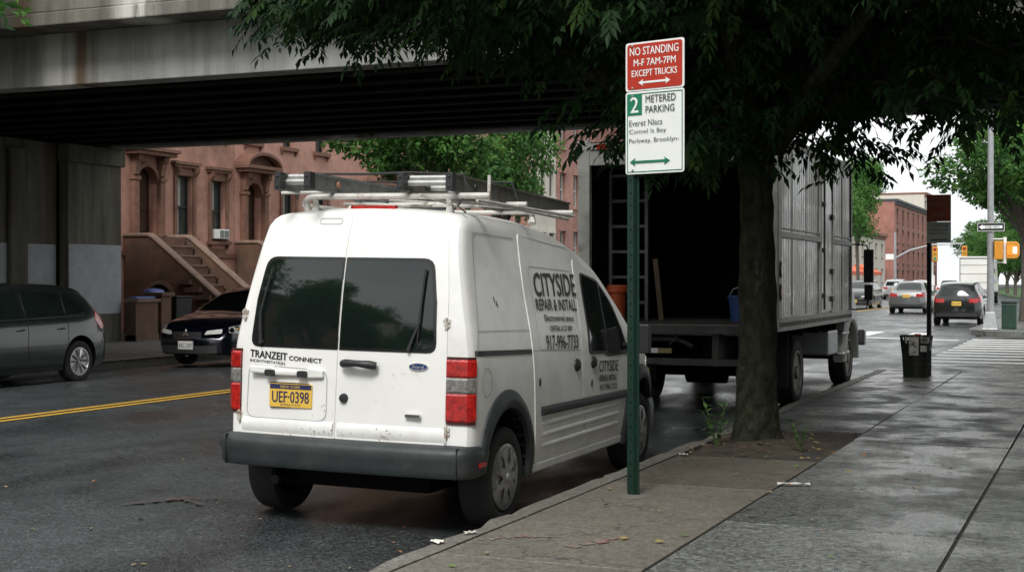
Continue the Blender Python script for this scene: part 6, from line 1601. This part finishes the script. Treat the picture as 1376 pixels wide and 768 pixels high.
def limb(mb, a, b_, r0, r1, rnd, k=5, wob=.08):
    a = Vector(a); b_ = Vector(b_); L = (b_-a).length; P = []; Rr = []
    for i in range(k+1):
        t = i/k; p = a.lerp(b_, t)+Vector((0, 0, .12*L*math.sin(PI*t)*.6))
        if 0 < i < k: p += Vector((rnd.uniform(-1, 1), rnd.uniform(-1, 1), rnd.uniform(-1, 1)))*wob*L*.5
        P.append(p); Rr.append(r0+(r1-r0)*t)
    mb.tube(P, Rr, 8); return P
bark = mat('dark mottled bark', (.026, .027, .018), .95, var=.6, vscale=16, col2=(.065, .072, .05), thr=(.64, .68), bump=3.5, bscale=22, stretch=(1, 1, .5), detail=9, spec=.15)
bark2 = mat('grey bark', (.08, .07, .058), .9, var=.3, vscale=9, bump=1, bscale=25)
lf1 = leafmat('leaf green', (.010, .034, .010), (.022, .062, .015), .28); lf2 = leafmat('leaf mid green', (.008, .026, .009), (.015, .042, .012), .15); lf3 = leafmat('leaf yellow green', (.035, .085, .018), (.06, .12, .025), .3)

def near_tree():
    rnd = random.Random(11)
    T = thing('street_tree', 'large dark tree with mottled trunk standing in the sidewalk pit', 'tree', (0, 0, 0))
    bx_, by_ = -2.87, 12.3
    tr = MB(); vs = []; n = 36; hts = [(.0, .27), (.05, .235), (.15, .205), (.35, .185)]+[(.5+.1*i, .176-.002*i+.006*math.sin(i*1.7)) for i in range(18)]+[(2.4, .16), (2.7, .165), (3.2, .13)]
    fs = []
    for i, (h, r_) in enumerate(hts):
        for k in range(n):
            a = 2*PI*k/n; q = 1+.10*math.sin(3*a+1)*max(0, 1-h*1.8)+.07*noise.noise(Vector((math.cos(a)*1.5, math.sin(a)*1.5, h*1.7)))+.05*noise.noise(Vector((math.cos(a)*5, math.sin(a)*5, h*4)))
            vs.append((bx_+.02*math.sin(h*1.3)+r_*q*math.cos(a), by_+r_*q*math.sin(a), .10+h))
    tr.add(vs, [(i*n+k, i*n+(k+1) % n, (i+1)*n+(k+1) % n, (i+1)*n+k) for i in range(len(hts)-1) for k in range(n)])
    tr.build('trunk', bark, T, smooth=True)
    lb = MB(); top = Vector((bx_, by_, 2.5))
    # crown masses: centre, radii, sprays
    # (x, y, z, rx, ry, rz, count)
    blobs = [(-2.9, 12.2, 4.9, 2.4, 2.0, 1.3, 1300), (-4.6, 12.0, 4.55, 2.0, 2.0, 1.0, 1300), (-6.2, 11.9, 4.5, 1.5, 1.6, .62, 800), (-7.0, 11.9, 4.25, .5, 1.0, .36, 260),
             (-1.2, 12.0, 4.6, 1.9, 2.0, 1.15, 1100), (.6, 12.0, 4.6, 1.8, 1.9, 1.0, 500), (-2.9, 10.4, 4.25, 1.9, 1.4, .8, 700), (-1.0, 10.5, 4.15, 1.5, 1.4, .7, 600),
             (-4.9, 10.9, 4.1, 1.4, 1.2, .45, 420), (-4.0, 13.5, 4.45, 2.0, 1.4, .75, 800), (-1.6, 13.5, 4.35, 1.9, 1.4, .6, 700),
             (-3.75, 12.2, 3.1, .7, .8, .5, 330), (-3.2, 11.8, 2.95, .55, .6, .5, 260), (-2.45, 12.2, 3.1, .5, .8, .5, 230), (-1.9, 12.4, 2.85, .35, .5, .24, 55), (-1.5, 11.9, 3.1, .5, .6, .22, 55),
             (-.95, 11.9, 3.05, .6, .8, .18, 62), (-.6, 11.4, 2.9, .3, .5, .14, 24), (-.95, 11.2, 2.85, .22, .4, .10, 14), (.0, 11.3, 3.15, .8, .9, .3, 80),
             (-4.4, 13.1, 4.05, 1.0, 1.0, .42, 420), (-2.7, 13.2, 3.3, 1.1, .9, .40, 420), (-2.9, 12.6, 3.9, 1.6, 1.0, .8, 800)]
    blobs.append((-.9, 12.2, 3.5, .9, .9, .28, 190))
    shade = [(-2.9, 11.6, 7.0, 3.6, 3.2, 1.2, 900), (-5.4, 11.8, 6.2, 2.2, 2.6, .9, 420), (.2, 11.6, 6.4, 2.6, 2.8, 1.1, 500), (-2.5, 9.2, 6.2, 2.6, 1.6, .9, 400)]  # upper crown out of view, added to block the sky
    out = []; idx = []
    for bi, (x, y, z, rx, ry, rz, cnt) in enumerate(blobs+shade):
        big = bi >= len(blobs)
        c = Vector((x, y, z))
        src = Vector((bx_+(x-bx_)*.12, by_+(y-by_)*.12, min(3.3, 2.5+.5*rnd.random())))
        if cnt > 100:
            P = limb(lb, src, c, .09 if cnt > 350 else .05, .02, rnd)
            for k in range(5 if cnt > 350 else 3):
                e = c+Vector((rnd.uniform(-.8, .8)*rx, rnd.uniform(-.8, .8)*ry, rnd.uniform(-.5, .7)*rz)); limb(lb, P[rnd.randint(2, 4)], e, .03, .008, rnd, 4)
        else: limb(lb, src+Vector((0, 0, .5)), c, .03, .008, rnd)
        # clumps inside each mass give lobes and gaps
        ncl = max(3, cnt//14); cls = []
        for k in range(ncl):
            while True:
                v = Vector((rnd.uniform(-1, 1), rnd.uniform(-1, 1), rnd.uniform(-1, 1)))
                if .25 < v.length < 1: break
            cls.append(Vector((x+v.x*rx, y+v.y*ry, z+v.z*rz)))
        for k in range(cnt):
            q = cls[k % ncl]+Vector((rnd.gauss(0, .17), rnd.gauss(0, .17), rnd.gauss(0, .10)))
            if q.y > 16.3: q.y = 16.3-rnd.random()
            ow = Vector((q.x-x, q.y-y, 0)); ow = ow.normalized() if ow.length > .01 else None
            r_ = rnd.random()*(1 if bi not in (2, 3) else .5)+(.5 if bi in (2, 3) else 0)  # more yellow-green leaves on the left fringe, painted as if lit
            spray(rnd, q, out, idx, *((.24, .10, 10, .5) if big else (rnd.uniform(.085, .135), rnd.uniform(.034, .05), rnd.choice((5, 7, 7, 9)), rnd.uniform(.3, .9))), ow, .5 if big else .20, 0 if r_ < .6 else (1 if r_ < .92 else 2))
    lb.build('branches', bark, T, smooth=True)
    me = raw_mesh('crown', out, 4, idx, [lf1, lf2, lf3]); link('crown', me, T)
near_tree()

def far_tree_mesh(seed, R_=3., H0=3.2, H1=8.5, n=2600, leaf=.2, mats=None):
    rnd = random.Random(seed); mb = MB(); bk = bark2
    P = [(0, 0, 0), (.05, 0, 1.2), (.0, .08, H0)]; mb.tube(P, [.2, .15, .13], 8)
    out = []; idx = []; cz = (H0+H1)/2; rz = (H1-H0)/2; lobes = []
    for i in range(16):
        a = rnd.uniform(0, 2*PI); u = rnd.uniform(-.75, .9); q = math.sqrt(1-u*u)*rnd.uniform(.35, .8)
        lobes.append((Vector((q*R_*math.cos(a), q*R_*math.sin(a), cz+u*rz*.8)), rnd.uniform(.28, .46)*R_))
        limb(mb, (0, 0, H0-.3*rnd.random()), lobes[-1][0], .07, .015, rnd, 4)
    for k in range(n):
        c, r_ = lobes[k % 16]
        v = Vector((rnd.gauss(0, 1), rnd.gauss(0, 1), rnd.gauss(0, 1))).normalized(); rad = r_*(rnd.random()**.4)
        p = c+Vector((v.x*rad, v.y*rad, v.z*rad*.75)); mi = rnd.choice((0, 0, 1, 2) if v.z > .1 else (0, 1, 1))
        for j in range(4):
            d = (v*.5+Vector((rnd.uniform(-1, 1), rnd.uniform(-1, 1), rnd.uniform(-1, .5)))).normalized(); nn = (v*.5+Vector((rnd.uniform(-1, 1), rnd.uniform(-1, 1), rnd.uniform(0, 1)))).normalized()
            cc = leaf_quads(p+Vector((rnd.uniform(-.15, .15), rnd.uniform(-.15, .15), rnd.uniform(-.12, .12))), d, nn, leaf*rnd.uniform(.7, 1.3), leaf*.55, out); idx += [mi]*cc
    me = raw_mesh('crown', out, 4, idx, mats or [lf1b, lf2b, lf3b])
    return mb, me
lf1b = leafmat('street leaf green', (.065, .17, .035), (.11, .25, .055), .4, 1.2); lf2b = leafmat('street leaf dark', (.035, .10, .025), (.06, .15, .035), .35, 1.2); lf3b = leafmat('street leaf light', (.10, .21, .045), (.15, .27, .07), .4, 1.2)
protos = []
for s_ in (21, 22, 23):
    mb, me = far_tree_mesh(s_, n=3200)
    protos.append((mb, me))
protos.append(far_tree_mesh(31, 3.2, 1.3, 7., 3600))
def plant_tree(k, x, y, sc_, lab, rot=0., grp='street trees beyond the bridge'):
    t = thing('street_tree', lab, 'tree', (x, y, .1), (0, 0, rot), grp); mb, me = protos[k]
    if isinstance(mb, MB): o = mb.build('trunk', bark2, t, smooth=True); protos[k] = (o.data, me); mb = o.data
    else: o = link('trunk', mb, t)
    link('crown', me, t); t.scale = sc_ if isinstance(sc_, tuple) else (sc_,)*3
    return t
plant_tree(0, -17.6, 35.8, (.98, .98, 1.0), 'full green tree over the van roof hiding the third brownstone', .3)
plant_tree(1, -17.6, 41.0, (.62, .62, .95), 'smaller green tree behind the one over the van roof, reaching toward the cream house', 1.3)
plant_tree(1, -16.75, 14.0, (1.12, 1.12, .9), 'green tree at the left edge of the picture before the bridge', .6)
plant_tree(2, -17.1, 106, (.85, .85, 1.25), 'tall green tree left of the far road behind the truck mirror', .9)
plant_tree(0, -17.2, 96, (.8, .8, 1.0), 'lower green tree in front of the tall one behind the truck mirror', 2.9)
for i, (x, y, s_, lab) in enumerate([(-2.6, 50, 1.0, 'green tree nearest the far corner, right edge of the picture'), (-2.7, 58, 1.05, 'green tree second from the far corner'), (-2.8, 67, 1.0, 'green tree third from the far corner'), (-2.8, 78, 1.1, 'green tree fourth from the far corner'),
        (-3.0, 92, 1.1, 'green tree fifth from the far corner, above the white truck'), (-3.2, 108, 1.15, 'green tree sixth from the far corner')]):
    plant_tree(i % 3, x, y, (s_, s_, s_*.95 if i else .9), lab, i*1.1)
for i, (x, y, s_, lab) in enumerate([(-14.5, 190, 1.35, 'tree at the street end, left of the mast arm signals'), (-10.5, 205, 1.3, 'tree at the street end, centred under the signals'), (-6.5, 200, 1.4, 'tree at the street end, right of the signals'), (-17.5, 222, 1.3, 'tree at the street end against the far brick house'), (-2.0, 215, 1.5, 'tree at the street end, behind the white truck'), (-12.5, 240, 2.1, 'tallest tree closing the street end'), (-8.0, 235, 2.0, 'broad tree closing the street end right of the tallest')]):
    plant_tree(3 if i % 2 else i % 3, x, y, (s_, s_, s_*.8), lab, i*.7)
m = MB(); m.use(mat('green verge', (.05, .10, .03), .9, var=.3, vscale=2)); m.prism([(-3.71, 98), (-4.4, 104), (-7.5, 124), (-10.5, 150), (-14.2, 195), (-14.2, 300), (-3.71, 300)], 'z', .0, .16); o = m.build('verge', None, None); o['kind'] = 'structure'
for i, (x, y, s_, lab) in enumerate([(-5.2, 112, .85, 'low bushy tree on the verge right behind the white truck'), (-7.4, 128, .9, 'low bushy tree on the verge just left of the white truck'), (-8.9, 142, 1.0, 'low bushy tree on the verge under the right hand signal head'), (-11.2, 162, 1.1, 'low bushy tree on the verge between the two signal heads'), (-13.0, 184, 1.25, 'low bushy tree on the verge under the left hand signal head'), (-3.4, 100, .8, 'low bushy tree on the verge nearest the right edge of the picture')]):
    plant_tree(3, x, y, (s_, s_, s_), lab, i*1.3, 'bushy trees on the verge')
# unseen trees behind the camera; the one beside it is added for shade
plant_tree(1, 3.0, 2.2, (1.1, 1.1, 1.1), 'unseen tree added beside the camera to shade the near sidewalk', .4, 'street trees behind the camera')
for i, (x, y) in enumerate(((-2.3, -6), (-17.5, -4), (-2.3, -16), (-17.2, -13), (-17.3, -21), (-17.3, -34))):
    plant_tree(i % 3, x, y, (1.1, 1.1, 1.0+.1*(i % 2)), ['street tree behind the camera on the near sidewalk', 'street tree behind the camera across the road', 'street tree farthest behind the camera on the near sidewalk', 'second street tree behind the camera across the road', 'third street tree behind the camera across the road', 'street tree farthest behind the camera across the road'][i], i, 'street trees behind the camera')

# weeds in the pit, litter, leaves
def weed(x, y, s_, lab, seed):
    rnd = random.Random(seed); t = thing('weed_plant', lab, 'plant', (x, y, .13), group='weeds in the tree pit'); st = MB(); out = []; idx = []
    for k in range(7):
        a = rnd.uniform(0, 2*PI); e = Vector((math.cos(a)*.12*s_, math.sin(a)*.12*s_, rnd.uniform(.18, .42)*s_)); st.tube([(0, 0, 0), e*.5+Vector((0, 0, .05*s_)), e], [.004, .003, .002], 5)
        for j in range(8):
            p = e*(.3+.1*j); d = Vector((rnd.uniform(-1, 1), rnd.uniform(-1, 1), rnd.uniform(-.2, .6))).normalized(); idx += [0]*leaf_quads(p, d, Vector((0, 0, 1)), .08*s_, .035*s_, out)
    st.build('stem', mat('green stem', (.06, .12, .03), .6), t); link('leaves', raw_mesh('leaves', out, 4, idx, [leafmat('weed leaf %d' % seed, (.07, .16, .04), (.10, .2, .06), .3)]), t)
weed(-3.08, 11.75, 1., 'leafy green weed left of the tree trunk', 1); weed(-2.35, 11.7, .55, 'small weed right of the tree trunk', 2)
def scatter_leaves(name, label, spots, cols, seed):
    rnd = random.Random(seed); out = []; idx = []
    for (x, y, z, s_) in spots:
        a = rnd.uniform(0, 2*PI); d = Vector((math.cos(a), math.sin(a), rnd.uniform(-.05, .25))); nn = Vector((rnd.uniform(-.4, .4), rnd.uniform(-.4, .4), 1)).normalized()
        c = leaf_quads(Vector((x, y, z+.008)), d.normalized(), nn, s_, s_*rnd.uniform(.35, .6), out); idx += [rnd.randrange(len(cols))]*c
    me = raw_mesh(name, out, 4, idx, cols); o = link(name, me); tag(o, label, None, None, 'stuff'); return o
dl = [mat('dead leaf tan', (.22, .17, .10), .8), mat('dead leaf brown', (.12, .07, .035), .8), mat('leaf yellow fallen', (.24, .18, .06), .7), mat('leaf green fallen', (.10, .15, .04), .7), mat('leaf orange fallen', (.25, .11, .045), .7)]
rnd = random.Random(77); sp_ = []
for i in range(130):
    x = rnd.uniform(-3.15, -1.0); y = rnd.uniform(6, 14) if rnd.random() < .6 else rnd.gauss(11.5, 1.2); sp_.append((x, y, .147, rnd.uniform(.025, .07)))
for i in range(60): sp_.append((rnd.uniform(-3.15, -2.1), rnd.uniform(10.8, 13.1), .16, rnd.uniform(.03, .08)))
for i in range(170):
    x = rnd.uniform(-9, -3.4) if rnd.random() < .6 else rnd.uniform(-4.3, -3.4); y = rnd.uniform(5.5, 15); sp_.append((x, y, roadz(x), rnd.uniform(.02, .06)))
for i in range(260): x = rnd.uniform(-3.15, .2); sp_.append((x, rnd.uniform(5.8, 16), .149, rnd.uniform(.006, .02)))
for i in range(300): x = rnd.uniform(-9.5, -3.4); sp_.append((x, rnd.uniform(5.5, 15), roadz(x)+.002, rnd.uniform(.006, .02)))
for i in range(60): x = rnd.uniform(-15.6, -14); sp_.append((x, rnd.uniform(15, 24), roadz(x), rnd.uniform(.04, .1)))
for i in range(50): sp_.append((-3.42+rnd.uniform(-.08, .04), rnd.uniform(5.5, 14), .002, rnd.uniform(.03, .07)))
scatter_leaves('fallen_leaves', 'small dry leaves scattered over road and sidewalk', sp_, dl, 5)
def scrap(x, y, z, w, h, rot, lab):
    m = MB(); n = 5; vs = []
    for j in range(3):
        for i in range(n+1): vs.append((w*(i/n-.5), h*(j/2-.5)*(1-.3*abs(i/n-.5)), .004+.012*abs(math.sin(i*1.9+j))))
    m.add(vs, [(j*(n+1)+i, j*(n+1)+i+1, (j+1)*(n+1)+i+1, (j+1)*(n+1)+i) for j in range(2) for i in range(n)])
    o = m.build('paper_scrap', mat('litter paper', (.62, .6, .55), .8), None); o.location = (x, y, z); o.rotation_euler = (0, 0, rot); tag(o, lab, 'litter', 'paper scraps on the ground')
scrap(-1.98, 9.62, .15, .22, .06, .3, 'long white paper scrap on the slab joint right of the sign post')
scrap(-3.25, 7.1, .146, .07, .05, .8, 'crumpled white scrap on the kerb edge behind the van')
scrap(-3.3, 6.78, .146, .06, .08, 1.4, 'torn white scrap at the near kerb stone')
scrap(-3.12, 10.9, .15, .07, .05, .2, 'small white scrap at the tree pit corner by the kerb')

# ================================================================== SKY, LIGHT, CAMERA
w = bpy.data.worlds.new('World'); sc.world = w; w.use_nodes = True; nt = w.node_tree
for n_ in list(nt.nodes): nt.nodes.remove(n_)
out_ = nt.nodes.new('ShaderNodeOutputWorld'); bg = nt.nodes.new('ShaderNodeBackground'); sky = nt.nodes.new('ShaderNodeTexSky')
SUN_EL, SUN_AZ = 48., 172.     # azimuth clockwise from +Y: soft light from behind the camera
sky.sky_type = 'NISHITA'; sky.sun_disc = False; sky.sun_elevation = R(SUN_EL); sky.sun_rotation = R(SUN_AZ); sky.air_density = 1.; sky.dust_density = 4.; sky.ozone_density = 1.
hs = nt.nodes.new('ShaderNodeHueSaturation'); hs.inputs['Saturation'].default_value = .14
cl = nt.nodes.new('ShaderNodeMix'); cl.data_type = 'RGBA'; cl.inputs['Factor'].default_value = .8
tcw = nt.nodes.new('ShaderNodeTexCoord'); cn = nt.nodes.new('ShaderNodeTexNoise'); cn.inputs['Scale'].default_value = 2.2; cn.inputs['Detail'].default_value = 6
mpw = nt.nodes.new('ShaderNodeMapping'); mpw.inputs['Scale'].default_value = (1, 1, 2.5); nt.links.new(tcw.outputs['Generated'], mpw.inputs[0]); nt.links.new(mpw.outputs[0], cn.inputs['Vector'])
cr_ = nt.nodes.new('ShaderNodeValToRGB'); cr_.color_ramp.elements[0].position = .35; cr_.color_ramp.elements[0].color = (6.0, 6.25, 6.35, 1); cr_.color_ramp.elements[1].position = .65; cr_.color_ramp.elements[1].color = (8.4, 8.6, 8.55, 1)
nt.links.new(cn.outputs['Fac'], cr_.inputs[0]); nt.links.new(cr_.outputs[0], cl.inputs['B'])
nt.links.new(sky.outputs[0], hs.inputs['Color']); nt.links.new(hs.outputs[0], cl.inputs['A']); nt.links.new(cl.outputs['Result'], bg.inputs['Color']); bg.inputs['Strength'].default_value = .13
nt.links.new(bg.outputs[0], out_.inputs['Surface'])
sl = bpy.data.lights.new('sun', 'SUN'); sl.energy = 1.9; sl.angle = R(18); sl.color = (1, .97, .93)
so = bpy.data.objects.new('sun', sl); C.objects.link(so)
dv = Vector((math.sin(R(SUN_AZ))*math.cos(R(SUN_EL)), math.cos(R(SUN_AZ))*math.cos(R(SUN_EL)), math.sin(R(SUN_EL))))
so.rotation_euler = (-dv).to_track_quat('-Z', 'Y').to_euler(); so.location = (0, -5, 20)
cam = bpy.data.cameras.new('camera'); cam.sensor_width = 36; cam.lens = 1900/1376*36; cam.clip_end = 3000; cam.clip_start = .05
co = bpy.data.objects.new('camera', cam); C.objects.link(co); co.location = (0, 0, 1.55)
co.rotation_euler = (PI/2-math.atan(9/1900), 0, R(22.9)); sc.camera = co
sc.view_settings.view_transform = 'Standard'; sc.view_settings.look = 'None'; sc.view_settings.gamma = 1; sc.view_settings.exposure = .5
sc.cycles.max_bounces = 6; sc.cycles.diffuse_bounces = 3; sc.cycles.glossy_bounces = 3; sc.cycles.transparent_max_bounces = 4
sc.cycles.use_denoising = True
